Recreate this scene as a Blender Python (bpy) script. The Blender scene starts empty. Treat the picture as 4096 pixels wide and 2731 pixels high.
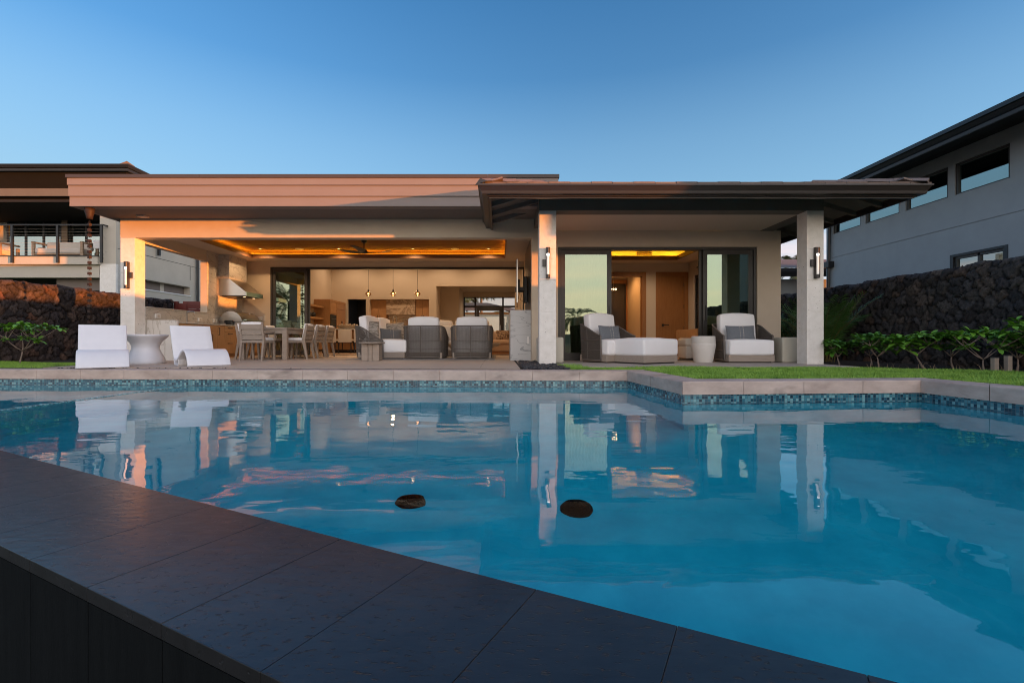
import bpy, math, random
import numpy as np
from mathutils import Vector, Matrix, noise as mnoise
random.seed(7); rng = np.random.default_rng(7)
R = math.radians; PI = math.pi
S = bpy.context.scene; COL = S.collection

# ------------------------------------------------------------------ camera, sky, sun, exposure
CAM = Vector((0, 0, .637))
cd = bpy.data.cameras.new('camera'); cam = bpy.data.objects.new('camera', cd); COL.objects.link(cam)
cam.location = CAM; cam.rotation_euler = (R(90), 0, 0)
cd.sensor_width = 36; cd.lens = 17.227; cd.shift_x = .01294; cd.shift_y = 0.0; cd.clip_start = .05; cd.clip_end = 8000
S.camera = cam
SUN_EL = 1.1
SUN_DIR = Vector((.9, -.43, 0)).normalized() * math.cos(R(SUN_EL)) + Vector((0, 0, math.sin(R(SUN_EL))))
w = bpy.data.worlds.new('World'); S.world = w; w.use_nodes = True
wn = w.node_tree.nodes; wl = w.node_tree.links; wn.clear()
def wnode(t, **k):
    n = wn.new(t)
    for a, b in k.items(): setattr(n, a, b)
    return n
sky = wnode('ShaderNodeTexSky', sky_type='NISHITA', sun_disc=False, sun_elevation=R(SUN_EL + 2.2),
            sun_rotation=math.atan2(SUN_DIR.x, SUN_DIR.y), altitude=0, air_density=1.0, dust_density=.6, ozone_density=3.0)
bg = wnode('ShaderNodeBackground'); bg.inputs['Strength'].default_value = .15
wo = wnode('ShaderNodeOutputWorld')
tc = wnode('ShaderNodeTexCoord'); sep = wnode('ShaderNodeSeparateXYZ'); wl.new(tc.outputs['Generated'], sep.inputs[0])
# low cloud bank and faint cirrus, by elevation
mp = wnode('ShaderNodeMapping'); mp.inputs['Scale'].default_value = (1.4, 1.4, 9); wl.new(tc.outputs['Generated'], mp.inputs[0])
nz = wnode('ShaderNodeTexNoise'); nz.inputs['Scale'].default_value = 2.2; nz.inputs['Detail'].default_value = 7; nz.inputs['Roughness'].default_value = .6
wl.new(mp.outputs[0], nz.inputs[0])
cr = wnode('ShaderNodeValToRGB'); cr.color_ramp.elements[0].position = .42; cr.color_ramp.elements[1].position = .68
wl.new(nz.outputs[0], cr.inputs[0])
er = wnode('ShaderNodeMapRange'); er.inputs['From Min'].default_value = .14; er.inputs['From Max'].default_value = .22; er.inputs['To Min'].default_value = 1; er.inputs['To Max'].default_value = 0.0
wl.new(sep.outputs['Z'], er.inputs[0])
mu = wnode('ShaderNodeMath', operation='MULTIPLY'); wl.new(cr.outputs[0], mu.inputs[0]); wl.new(er.outputs[0], mu.inputs[1])
mx = wnode('ShaderNodeMix', data_type='RGBA'); mx.inputs['B'].default_value = (2.1, 1.75, 1.75, 1)
hs = wnode('ShaderNodeHueSaturation'); hs.inputs['Saturation'].default_value = 1.12; hs.inputs['Hue'].default_value = .502; hs.inputs['Value'].default_value = 1.0
wl.new(sky.outputs[0], hs.inputs['Color'])
# pale haze towards the horizon, paler to the left
hz = wnode('ShaderNodeValToRGB'); h_ = hz.color_ramp.elements; h_[0].position = .05; h_[0].color = (.85, .85, .85, 1); h_[1].position = .62; h_[1].color = (0, 0, 0, 1)
q_ = h_.new(.36); q_.color = (.33, .33, .33, 1); q_ = h_.new(.47); q_.color = (.08, .08, .08, 1); wl.new(sep.outputs['Z'], hz.inputs[0])
hx = wnode('ShaderNodeMapRange'); hx.inputs['From Min'].default_value = .1; hx.inputs['From Max'].default_value = -.8; hx.inputs['To Min'].default_value = 1; hx.inputs['To Max'].default_value = 1.7; wl.new(sep.outputs['X'], hx.inputs[0])
hm = wnode('ShaderNodeMath', operation='MULTIPLY', use_clamp=True); wl.new(hz.outputs[0], hm.inputs[0]); wl.new(hx.outputs[0], hm.inputs[1])
mz = wnode('ShaderNodeMix', data_type='RGBA'); mz.inputs['B'].default_value = (.76, 1.26, 1.66, 1); wl.new(hm.outputs[0], mz.inputs['Factor']); wl.new(hs.outputs[0], mz.inputs['A'])
wl.new(mu.outputs[0], mx.inputs['Factor']); wl.new(mz.outputs['Result'], mx.inputs['A'])
# afterglow over the sea, on the sun's side of the sky
nrm = wnode('ShaderNodeVectorMath', operation='NORMALIZE'); wl.new(tc.outputs['Generated'], nrm.inputs[0])
dt_ = wnode('ShaderNodeVectorMath', operation='DOT_PRODUCT'); wl.new(nrm.outputs[0], dt_.inputs[0]); dt_.inputs[1].default_value = (.42, -.907, 0)
g1 = wnode('ShaderNodeMapRange', interpolation_type='SMOOTHSTEP'); g1.inputs['From Min'].default_value = -.25; g1.inputs['From Max'].default_value = .95; wl.new(dt_.outputs['Value'], g1.inputs[0])
g2 = wnode('ShaderNodeValToRGB'); e_ = g2.color_ramp.elements; e_[0].position = 0; e_[0].color = (1.0, .62, .30, 1); e_[1].position = .75; e_[1].color = (.36, .31, .30, 1)
k_ = e_.new(.12); k_.color = (.98, .72, .48, 1); k_ = e_.new(.35); k_.color = (.90, .74, .62, 1)
wl.new(sep.outputs['Z'], g2.inputs[0])
g3 = wnode('ShaderNodeVectorMath', operation='SCALE'); wl.new(g2.outputs[0], g3.inputs[0]); wl.new(g1.outputs[0], g3.inputs['Scale'])
g4 = wnode('ShaderNodeVectorMath', operation='SCALE'); wl.new(g3.outputs[0], g4.inputs[0]); g4.inputs['Scale'].default_value = 4.2
g5 = wnode('ShaderNodeVectorMath', operation='ADD'); wl.new(mx.outputs['Result'], g5.inputs[0]); wl.new(g4.outputs[0], g5.inputs[1])
wl.new(g5.outputs[0], bg.inputs[0]); wl.new(bg.outputs[0], wo.inputs[0])
sl = bpy.data.lights.new('sun', 'SUN'); sun = bpy.data.objects.new('sun', sl); COL.objects.link(sun)
sl.energy = 2.7; sl.angle = R(.5); sl.color = (1, .31, .055)
sun.rotation_euler = SUN_DIR.to_track_quat('Z', 'Y').to_euler()
S.view_settings.view_transform = 'Standard'; S.view_settings.look = 'None'; S.view_settings.gamma = 1
S.view_settings.exposure = 1.75; S.view_settings.use_curve_mapping = False
S.cycles.use_denoising = True; S.cycles.filter_width = 1.05; S.cycles.max_bounces = 9; S.cycles.diffuse_bounces = 4; S.cycles.glossy_bounces = 4
S.cycles.transparent_max_bounces = 14; S.cycles.transmission_bounces = 6; S.cycles.sample_clamp_indirect = 6; S.cycles.blur_glossy = .5
LK = 1.0      # lamps inside

def lamp(name, kind, loc, power, col, size=.2, rot=None, sy=None, spot=None):
    l = bpy.data.lights.new(name, kind); o = bpy.data.objects.new(name, l); COL.objects.link(o); o.location = loc
    l.energy = power * LK; l.color = col
    if kind == 'AREA':
        l.size = size
        if sy: l.shape = 'RECTANGLE'; l.size_y = sy
        else: l.shape = 'DISK'
    else: l.shadow_soft_size = size
    if kind == 'SPOT': l.spot_size = R(spot or 100); l.spot_blend = .6
    if rot: o.rotation_euler = rot
    return o

# ------------------------------------------------------------------ materials
MATS = {}
def nt(name):
    m = bpy.data.materials.new(name); m.use_nodes = True; MATS[name] = m
    return m, m.node_tree.nodes, m.node_tree.links, m.node_tree.nodes['Principled BSDF']
def c4(c): return (*c, 1)
def mk(name, c1, c2=None, scale=4, rough=.6, metal=0, bump=0, bscale=60, bdist=.01, stretch=(1, 1, 1), detail=6, contrast=.25, spec=.5, emit=None, es=0, bstretch=None, coat=0, trans=0, alpha=1, sheen=0, sub=0):
    m, N, L, p = nt(name)
    p.inputs['Roughness'].default_value = rough; p.inputs['Metallic'].default_value = metal
    p.inputs['Specular IOR Level'].default_value = spec; p.inputs['Coat Weight'].default_value = coat
    p.inputs['Transmission Weight'].default_value = trans; p.inputs['Alpha'].default_value = alpha
    p.inputs['Sheen Weight'].default_value = sheen
    t = N.new('ShaderNodeTexCoord')
    if c2:
        mp = N.new('ShaderNodeMapping'); mp.inputs['Scale'].default_value = stretch; L.new(t.outputs['Object'], mp.inputs[0])
        n = N.new('ShaderNodeTexNoise'); n.inputs['Scale'].default_value = scale; n.inputs['Detail'].default_value = detail; n.inputs['Roughness'].default_value = .6
        L.new(mp.outputs[0], n.inputs[0])
        r = N.new('ShaderNodeValToRGB'); r.color_ramp.elements[0].position = .5 - contrast; r.color_ramp.elements[1].position = .5 + contrast
        r.color_ramp.elements[0].color = c4(c1); r.color_ramp.elements[1].color = c4(c2); L.new(n.outputs[0], r.inputs[0])
        L.new(r.outputs[0], p.inputs['Base Color'])
    else: p.inputs['Base Color'].default_value = c4(c1)
    if bump:
        mp2 = N.new('ShaderNodeMapping'); mp2.inputs['Scale'].default_value = bstretch or stretch; L.new(t.outputs['Object'], mp2.inputs[0])
        n2 = N.new('ShaderNodeTexNoise'); n2.inputs['Scale'].default_value = bscale; n2.inputs['Detail'].default_value = 5
        L.new(mp2.outputs[0], n2.inputs[0])
        b = N.new('ShaderNodeBump'); b.inputs['Strength'].default_value = bump; b.inputs['Distance'].default_value = bdist
        L.new(n2.outputs[0], b.inputs['Height']); L.new(b.outputs[0], p.inputs['Normal'])
    if emit: p.inputs['Emission Color'].default_value = c4(emit); p.inputs['Emission Strength'].default_value = es
    return m
STUCCO = mk('stucco_tan', (.55, .45, .335), (.60, .50, .38), 3, .9, bump=.5, bscale=140, bdist=.004)
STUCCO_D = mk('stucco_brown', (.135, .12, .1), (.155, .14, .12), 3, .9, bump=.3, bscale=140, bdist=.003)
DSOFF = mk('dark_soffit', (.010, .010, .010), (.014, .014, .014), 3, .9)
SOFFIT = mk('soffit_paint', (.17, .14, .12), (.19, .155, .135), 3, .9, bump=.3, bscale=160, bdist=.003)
CEIL = mk('ceiling_paint', (.56, .47, .38), None, 3, .9)
PLASTER = mk('interior_plaster', (.62, .54, .43), (.65, .57, .46), 2, .9)
GREYST = mk('stucco_grey', (.31, .325, .33), (.35, .365, .37), 3, .9, bump=.5, bscale=120, bdist=.005)
LSTUC = mk('stucco_cream', (.47, .425, .35), (.53, .48, .40), 2, .9, bump=.4, bscale=120, bdist=.004)
TRAV = mk('travertine', (.74, .70, .63), (.85, .81, .75), 9, .65, bump=.35, bscale=38, bdist=.006, contrast=.2)
def travertine_pits(m):
    N, L = m.node_tree.nodes, m.node_tree.links; p = N['Principled BSDF']
    src = p.inputs['Base Color'].links[0].from_socket
    t = N.new('ShaderNodeTexCoord'); mp = N.new('ShaderNodeMapping'); mp.inputs['Scale'].default_value = (1, 1, 2.2); L.new(t.outputs['Object'], mp.inputs[0])
    n = N.new('ShaderNodeTexNoise'); n.inputs['Scale'].default_value = 26; n.inputs['Detail'].default_value = 3; L.new(mp.outputs[0], n.inputs[0])
    r = N.new('ShaderNodeValToRGB'); r.color_ramp.elements[0].position = .69; r.color_ramp.elements[1].position = .73; L.new(n.outputs[0], r.inputs[0])
    x = N.new('ShaderNodeMix'); x.data_type = 'RGBA'; x.inputs['B'].default_value = (.22, .18, .14, 1)
    L.new(r.outputs[0], x.inputs['Factor']); L.new(src, x.inputs['A']); L.new(x.outputs['Result'], p.inputs['Base Color'])
travertine_pits(TRAV)
FASCIA = mk('fascia_board_paint', (.24, .192, .168), (.26, .212, .188), 2, .75, bump=.1, bscale=80, bdist=.002)
BRONZE = mk('dark_bronze_metal', (.030, .024, .021), None, rough=.38, metal=.0, spec=.6)
BRZ2 = mk('roof_edge_metal', (.055, .038, .033), None, rough=.5, spec=.5)
BLACK = mk('black_metal', (.012, .012, .013), None, rough=.4)
FRAME = mk('door_frame_metal', (.035, .032, .028), None, rough=.42)
TILE = mk('roof_tile', (.15, .11, .09), (.22, .165, .14), 5, .8, bump=.4, bscale=40)
GUT = mk('black_gutter', (.013, .014, .016), None, rough=.42)
DECK = mk('deck_travertine', (.40, .31, .24), (.53, .435, .345), 7, .6, stretch=(1, 5, 1), bump=.15, bscale=30, bdist=.003)
COPE = mk('coping_stone', (.38, .285, .235), (.62, .49, .41), 3.2, .7, stretch=(1, 1, 2.2), bump=.3, bscale=30, bdist=.004, contrast=.22)
def stain(m, col, scale, lo, hi, stretch=(1, 1, 1)):
    N, L = m.node_tree.nodes, m.node_tree.links; p = N['Principled BSDF']
    src = p.inputs['Base Color'].links[0].from_socket
    t = N.new('ShaderNodeTexCoord'); mp = N.new('ShaderNodeMapping'); mp.inputs['Scale'].default_value = stretch; L.new(t.outputs['Object'], mp.inputs[0])
    n = N.new('ShaderNodeTexNoise'); n.inputs['Scale'].default_value = scale; n.inputs['Detail'].default_value = 7; n.inputs['Distortion'].default_value = .6; L.new(mp.outputs[0], n.inputs[0])
    r = N.new('ShaderNodeValToRGB'); r.color_ramp.elements[0].position = lo; r.color_ramp.elements[1].position = hi; r.color_ramp.elements[1].color = (.75, .75, .75, 1); L.new(n.outputs[0], r.inputs[0])
    x = N.new('ShaderNodeMix'); x.data_type = 'RGBA'; x.inputs['B'].default_value = c4(col)
    L.new(r.outputs[0], x.inputs['Factor']); L.new(src, x.inputs['A']); L.new(x.outputs['Result'], p.inputs['Base Color'])
stain(COPE, (.15, .11, .09), 1.6, .58, .72, (1, 1, 3))
SLAB = mk('porch_slab', (.36, .32, .27), (.44, .39, .34), 4, .7)
SOIL = mk('garden_soil', (.018, .014, .011), (.04, .03, .024), 14, .95, bump=.8, bscale=30, bdist=.03)
LAWN = mk('lawn_soil', (.05, .085, .018), (.075, .12, .03), 9, .95)
GROUND = mk('lower_ground', (.03, .04, .025), (.06, .06, .04), .3, .95)
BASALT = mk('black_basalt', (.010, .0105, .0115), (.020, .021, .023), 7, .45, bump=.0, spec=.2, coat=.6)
def basalt(m):
    m.node_tree.nodes['Principled BSDF'].inputs['Coat Roughness'].default_value = .2
    m.node_tree.nodes['Principled BSDF'].inputs['Coat IOR'].default_value = 1.5
    N, L = m.node_tree.nodes, m.node_tree.links; p = N['Principled BSDF']
    t = N.new('ShaderNodeTexCoord')
    mp = N.new('ShaderNodeMapping'); mp.inputs['Rotation'].default_value = (0, 0, R(28)); mp.inputs['Scale'].default_value = (1, 2.3, 1); L.new(t.outputs['Object'], mp.inputs[0])
    n = N.new('ShaderNodeTexNoise'); n.inputs['Scale'].default_value = 46; n.inputs['Detail'].default_value = 2.5; n.inputs['Roughness'].default_value = .5; L.new(mp.outputs[0], n.inputs[0])
    r = N.new('ShaderNodeValToRGB'); r.color_ramp.elements[0].position = .62; r.color_ramp.elements[1].position = .80
    r.color_ramp.elements[0].color = (1, 1, 1, 1); r.color_ramp.elements[1].color = (0, 0, 0, 1); L.new(n.outputs[0], r.inputs[0])
    n3 = N.new('ShaderNodeTexNoise'); n3.inputs['Scale'].default_value = 14; n3.inputs['Detail'].default_value = 8; L.new(mp.outputs[0], n3.inputs[0])
    ad = N.new('ShaderNodeMath'); ad.operation = 'MULTIPLY_ADD'; ad.inputs[1].default_value = .5; L.new(n3.outputs[0], ad.inputs[0]); L.new(r.outputs[0], ad.inputs[2])
    b = N.new('ShaderNodeBump'); b.inputs['Strength'].default_value = .5; b.inputs['Distance'].default_value = .0042; L.new(ad.outputs[0], b.inputs['Height']); L.new(b.outputs[0], p.inputs['Normal']); L.new(b.outputs[0], p.inputs['Coat Normal'])
    rr = N.new('ShaderNodeMapRange'); rr.inputs['To Min'].default_value = .34; rr.inputs['To Max'].default_value = .55; L.new(n3.outputs[0], rr.inputs[0]); L.new(rr.outputs[0], p.inputs['Roughness'])
basalt(BASALT)
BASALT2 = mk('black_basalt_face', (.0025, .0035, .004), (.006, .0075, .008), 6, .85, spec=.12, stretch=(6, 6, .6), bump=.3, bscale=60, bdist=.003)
WHITEP = mk('white_moulded_plastic', (.78, .78, .80), (.72, .72, .74), 5, .42, bump=.04, bscale=300, bdist=.001)
CUSH = mk('white_outdoor_fabric', (.84, .83, .82), (.79, .78, .77), 3, .95, bump=.25, bscale=500, bdist=.001, sheen=.2)
CUSHC = mk('cream_fabric', (.62, .56, .48), (.56, .50, .43), 3, .95, bump=.25, bscale=400, bdist=.001)
TANF = mk('tan_fabric', (.42, .28, .18), (.48, .33, .22), 5, .95)
GREYF = mk('grey_weave_fabric', (.12, .135, .15), (.17, .185, .20), 60, .95, bump=.3, bscale=400, bdist=.001)
ROPE = mk('grey_brown_rope', (.075, .062, .052), (.11, .092, .077), 40, .75)
RATT = mk('rope_frame', (.13, .112, .096), None, rough=.6)
TEAK = mk('weathered_teak', (.27, .215, .17), (.36, .29, .23), 5, .75, stretch=(1, 1, 12), bump=.2, bscale=30, bdist=.002)
TEAKH = mk('weathered_teak_board', (.25, .205, .165), (.35, .29, .235), 5, .75, stretch=(1, 10, 12), bump=.2, bscale=30, bdist=.002)
OAK = mk('oak_cabinet_wood', (.40, .21, .085), (.52, .29, .13), 6, .5, stretch=(6, 6, .8), bump=.06, bscale=40, bdist=.002)
OAKD = mk('oak_door_wood', (.28, .12, .035), (.36, .17, .055), 6, .5, stretch=(7, 7, .7))
WCEIL = mk('wood_plank_ceiling', (.20, .075, .025), (.28, .11, .038), 5, .9, spec=.08, stretch=(.8, 9, 1))
def planks(m, axis, pitch):
    N, L = m.node_tree.nodes, m.node_tree.links; p = N['Principled BSDF']
    src = p.inputs['Base Color'].links[0].from_socket
    t = N.new('ShaderNodeTexCoord'); s = N.new('ShaderNodeSeparateXYZ'); L.new(t.outputs['Object'], s.inputs[0])
    d = N.new('ShaderNodeMath'); d.operation = 'DIVIDE'; d.inputs[1].default_value = pitch; L.new(s.outputs[axis], d.inputs[0])
    f = N.new('ShaderNodeMath'); f.operation = 'FRACT'; L.new(d.outputs[0], f.inputs[0])
    l = N.new('ShaderNodeMath'); l.operation = 'LESS_THAN'; l.inputs[1].default_value = .05; L.new(f.outputs[0], l.inputs[0])
    fl = N.new('ShaderNodeMath'); fl.operation = 'FLOOR'; L.new(d.outputs[0], fl.inputs[0])
    wn_ = N.new('ShaderNodeTexWhiteNoise'); wn_.noise_dimensions = '1D'; L.new(fl.outputs[0], wn_.inputs['W'])
    mr = N.new('ShaderNodeMapRange'); mr.inputs['To Min'].default_value = .75; mr.inputs['To Max'].default_value = 1.2; L.new(wn_.outputs[0], mr.inputs[0])
    h = N.new('ShaderNodeHueSaturation'); L.new(mr.outputs[0], h.inputs['Value']); L.new(src, h.inputs['Color'])
    x = N.new('ShaderNodeMix'); x.data_type = 'RGBA'; x.inputs['B'].default_value = (.03, .015, .008, 1)
    L.new(l.outputs[0], x.inputs['Factor']); L.new(h.outputs[0], x.inputs['A']); L.new(x.outputs['Result'], p.inputs['Base Color'])
planks(WCEIL, 'Y', .14)
TRIM = mk('wood_trim', (.19, .085, .035), (.25, .115, .05), 5, .5, stretch=(2, 2, 8))
REDW = mk('red_stained_wood', (.12, .016, .01), (.17, .025, .015), 5, .5, stretch=(1, 1, 8))
SLATW = mk('wood_slats', (.30, .21, .13), (.36, .26, .17), 5, .6, stretch=(1, 1, 9))
def marble(name, base, vein, scale, lo, hi, stretch, rough=.35):
    m, N, L, p = nt(name); p.inputs['Roughness'].default_value = rough
    t = N.new('ShaderNodeTexCoord'); mp = N.new('ShaderNodeMapping'); mp.inputs['Scale'].default_value = stretch; mp.inputs['Rotation'].default_value = (.5, .35, .1); L.new(t.outputs['Object'], mp.inputs[0])
    n = N.new('ShaderNodeTexNoise'); n.inputs['Scale'].default_value = scale; n.inputs['Detail'].default_value = 6; n.inputs['Distortion'].default_value = 1.1; L.new(mp.outputs[0], n.inputs[0])
    r = N.new('ShaderNodeValToRGB'); e = r.color_ramp.elements; e[0].position = lo; e[0].color = c4(base); e[1].position = hi; e[1].color = c4(base)
    k = e.new((lo + hi) / 2); k.color = c4(vein); L.new(n.outputs[0], r.inputs[0]); L.new(r.outputs[0], p.inputs['Base Color']); return m
MARB = marble('veined_quartzite', (.52, .48, .42), (.30, .27, .23), 2.2, .47, .52, (1, 1, 2.2))
MARBV = marble('veined_quartzite_panel', (.60, .57, .52), (.38, .34, .28), 2.0, .475, .515, (2.6, 2.6, .5))
MARBH = marble('grey_veined_marble', (.50, .50, .49), (.24, .25, .25), 1.7, .48, .52, (.7, .7, 3.4))
MARBK = marble('hood_marble', (.55, .44, .33), (.28, .20, .14), 1.6, .42, .56, (1.2, 1, 1.8))
STEEL = mk('brushed_steel', (.42, .41, .39), None, rough=.28, metal=1)
STEELG = mk('steel_trim', (.45, .52, .42), None, rough=.35, metal=1)
DRAINM = mk('drain_plastic', (.004, .004, .004), None, rough=.9, spec=.1)
PEB = mk('black_pebble', (.025, .025, .028), (.05, .05, .055), 20, .5)
STONEW = mk('planter_concrete', (.52, .49, .40), (.57, .535, .44), 4, .8, bump=.3, bscale=120, bdist=.002)
CERAM = mk('off_white_ceramic', (.60, .57, .52), (.66, .63, .58), 6, .6, bump=.2, bscale=150, bdist=.002)
PLASTICW = mk('white_fitting', (.75, .73, .69), None, rough=.4)
RUG = mk('rug_weave', (.20, .21, .22), (.42, .40, .37), 45, .95)
INFLOOR = mk('interior_wood_floor', (.34, .23, .15), (.42, .30, .2), 4, .5, stretch=(1, 6, 1))
DARK = mk('dark_panel', (.02, .016, .013), (.035, .028, .02), 3, .5)
DSTONE = mk('dark_slate_panel', (.035, .032, .032), (.055, .05, .05), 3, .3)
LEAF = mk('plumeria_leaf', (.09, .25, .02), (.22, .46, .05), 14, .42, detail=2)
LEAFD = mk('plumeria_leaf_shaded', (.06, .19, .02), (.13, .32, .04), 14, .42, detail=2)  # darker copy of the leaf, with shade put into its colour
BARK = mk('plumeria_bark', (.20, .15, .12), (.30, .23, .19), 20, .85)
FROND = mk('palm_frond', (.03, .085, .015), (.06, .14, .025), 12, .5)
FRONDY = mk('palm_frond_pale', (.10, .15, .05), (.18, .2, .09), 12, .5)
STEM = mk('palm_stem', (.09, .08, .02), (.16, .11, .03), 12, .6)
TRUNK = mk('palm_trunk', (.14, .11, .085), (.2, .16, .12), 12, .9, bump=.5, bscale=20)
BLADE = mk('grass_blade', (.10, .24, .02), (.34, .55, .08), 3.5, .6, detail=3)
DRYB = mk('dry_seed_heads', (.30, .21, .13), None, rough=.8)
PETAL = mk('plumeria_petal', (.8, .72, .62), None, rough=.6)
CURT = mk('green_grey_curtain', (.16, .19, .11), (.2, .23, .14), 2, .9)
SHEER = mk('sheer_curtain', (.45, .47, .42), (.5, .52, .46), 2, .9)
HILLM = mk('hill_scrub', (.03, .04, .025), (.05, .06, .035), .02, .95)
ORANGE = mk('fallen_fruit', (.8, .35, .02), None, rough=.5)
WARM = (1, .62, .25)
LEDG = mk('led_strip', (1, .6, .1), None, emit=(1, .55, .03), es=17)
BULB = mk('lamp_bulb', (1, .9, .7), None, emit=(1, .66, .30), es=5)
DIFF = mk('sconce_diffuser', (.8, .78, .74), None, rough=.5, emit=(1, .93, .82), es=.10)
DIFFT = mk('sconce_bright_end', (.9, .88, .84), None, rough=.5, emit=(1, .95, .88), es=1.1)
DLIGHT = mk('downlight_lens', (1, .9, .8), None, emit=(1, .60, .30), es=1.0)

def glass(name, tint, refl, rcol, rough=0.0, base=.0):
    m, N, L, p = nt(name); N.remove(p); o = N['Material Output']
    tr = N.new('ShaderNodeBsdfTransparent'); tr.inputs[0].default_value = c4(tint)
    g = N.new('ShaderNodeBsdfGlossy'); g.inputs['Color'].default_value = c4(rcol); g.inputs['Roughness'].default_value = rough
    f = N.new('ShaderNodeFresnel'); f.inputs[0].default_value = 1.5
    a = N.new('ShaderNodeMath'); a.operation = 'ADD'; a.use_clamp = True; a.inputs[1].default_value = refl; L.new(f.outputs[0], a.inputs[0])
    x = N.new('ShaderNodeMixShader'); L.new(a.outputs[0], x.inputs[0]); L.new(tr.outputs[0], x.inputs[1]); L.new(g.outputs[0], x.inputs[2]); L.new(x.outputs[0], o.inputs[0])
    return m
GLASS = glass('tinted_coated_glass', (.42, .46, .36), .17, (.80, 1.0, .84), .003)
GLASSC = glass('clear_glass', (.85, .85, .8), .04, (.9, .9, .9))
GLASSN = glass('neighbour_glass', (.2, .24, .24), .28, (.85, 1, .98), .01)
AMBER = glass('smoked_pendant_glass', (.55, .36, .22), .14, (.9, .7, .5))

def water_mat():
    m, N, L, p = nt('pool_water'); N.remove(p); o = N['Material Output']
    g = N.new('ShaderNodeBsdfGlass'); g.inputs['IOR'].default_value = 1.333; g.inputs['Roughness'].default_value = 0; g.inputs['Color'].default_value = (1, 1, 1, 1)
    t = N.new('ShaderNodeTexCoord')
    def nse(scale, st, rot, det, dist=0):
        mp = N.new('ShaderNodeMapping'); mp.inputs['Scale'].default_value = st; mp.inputs['Rotation'].default_value = (0, 0, rot); L.new(t.outputs['Object'], mp.inputs[0])
        n = N.new('ShaderNodeTexNoise'); n.inputs['Scale'].default_value = scale; n.inputs['Detail'].default_value = det; n.inputs['Roughness'].default_value = .45; n.inputs['Distortion'].default_value = dist
        L.new(mp.outputs[0], n.inputs[0]); return n
    a = nse(1.3, (1, 1.9, 1), R(8), 2.0, .3); b = nse(7, (1, 1.8, 1), R(-12), 1.5)
    k = N.new('ShaderNodeMath'); k.operation = 'MULTIPLY_ADD'; k.inputs[1].default_value = .10; L.new(b.outputs[0], k.inputs[0]); L.new(a.outputs[0], k.inputs[2])
    bm = N.new('ShaderNodeBump'); bm.inputs['Strength'].default_value = 1; bm.inputs['Distance'].default_value = .0042
    L.new(k.outputs[0], bm.inputs['Height']); L.new(bm.outputs[0], g.inputs['Normal'])
    v = N.new('ShaderNodeVolumeAbsorption'); v.inputs['Color'].default_value = (.05, .91, .96, 1); v.inputs['Density'].default_value = .5
    L.new(g.outputs[0], o.inputs['Surface']); L.new(v.outputs[0], o.inputs['Volume']); return m
WATER = water_mat()
POOLP = mk('pool_plaster', (.05, .57, .66), (.11, .74, .81), 2.6, .8, contrast=.16, detail=8)

def mosaic(name, cols, ts=.031):
    m, N, L, p = nt(name); p.inputs['Roughness'].default_value = .2
    uv = N.new('ShaderNodeUVMap'); s = N.new('ShaderNodeSeparateXYZ'); L.new(uv.outputs[0], s.inputs[0])
    fl, fr = [], []
    for ax in 'XY':
        d = N.new('ShaderNodeMath'); d.operation = 'DIVIDE'; d.inputs[1].default_value = ts; L.new(s.outputs[ax], d.inputs[0])
        f = N.new('ShaderNodeMath'); f.operation = 'FLOOR'; L.new(d.outputs[0], f.inputs[0]); fl.append(f)
        g = N.new('ShaderNodeMath'); g.operation = 'FRACT'; L.new(d.outputs[0], g.inputs[0])
        h = N.new('ShaderNodeMath'); h.operation = 'LESS_THAN'; h.inputs[1].default_value = .1; L.new(g.outputs[0], h.inputs[0]); fr.append(h)
    c = N.new('ShaderNodeCombineXYZ'); L.new(fl[0].outputs[0], c.inputs[0]); L.new(fl[1].outputs[0], c.inputs[1])
    wn_ = N.new('ShaderNodeTexWhiteNoise'); wn_.noise_dimensions = '2D'; L.new(c.outputs[0], wn_.inputs['Vector'])
    r = N.new('ShaderNodeValToRGB'); r.color_ramp.interpolation = 'CONSTANT'; e = r.color_ramp.elements
    e[0].position = 0; e[0].color = c4(cols[0]); e[1].position = 1 / len(cols); e[1].color = c4(cols[1])
    for i in range(2, len(cols)): k = e.new(i / len(cols)); k.color = c4(cols[i])
    L.new(wn_.outputs['Value'], r.inputs[0])
    mxx = N.new('ShaderNodeMath'); mxx.operation = 'MAXIMUM'; L.new(fr[0].outputs[0], mxx.inputs[0]); L.new(fr[1].outputs[0], mxx.inputs[1])
    x = N.new('ShaderNodeMix'); x.data_type = 'RGBA'; x.inputs['B'].default_value = (.10, .15, .17, 1); L.new(mxx.outputs[0], x.inputs['Factor']); L.new(r.outputs[0], x.inputs['A']); L.new(x.outputs['Result'], p.inputs['Base Color'])
    return m
MOS = mosaic('glass_mosaic_tile', [(.014, .07, .105), (.055, .20, .245), (.17, .36, .38), (.02, .10, .145), (.09, .25, .29), (.010, .04, .065), (.03, .14, .19)])

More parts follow.
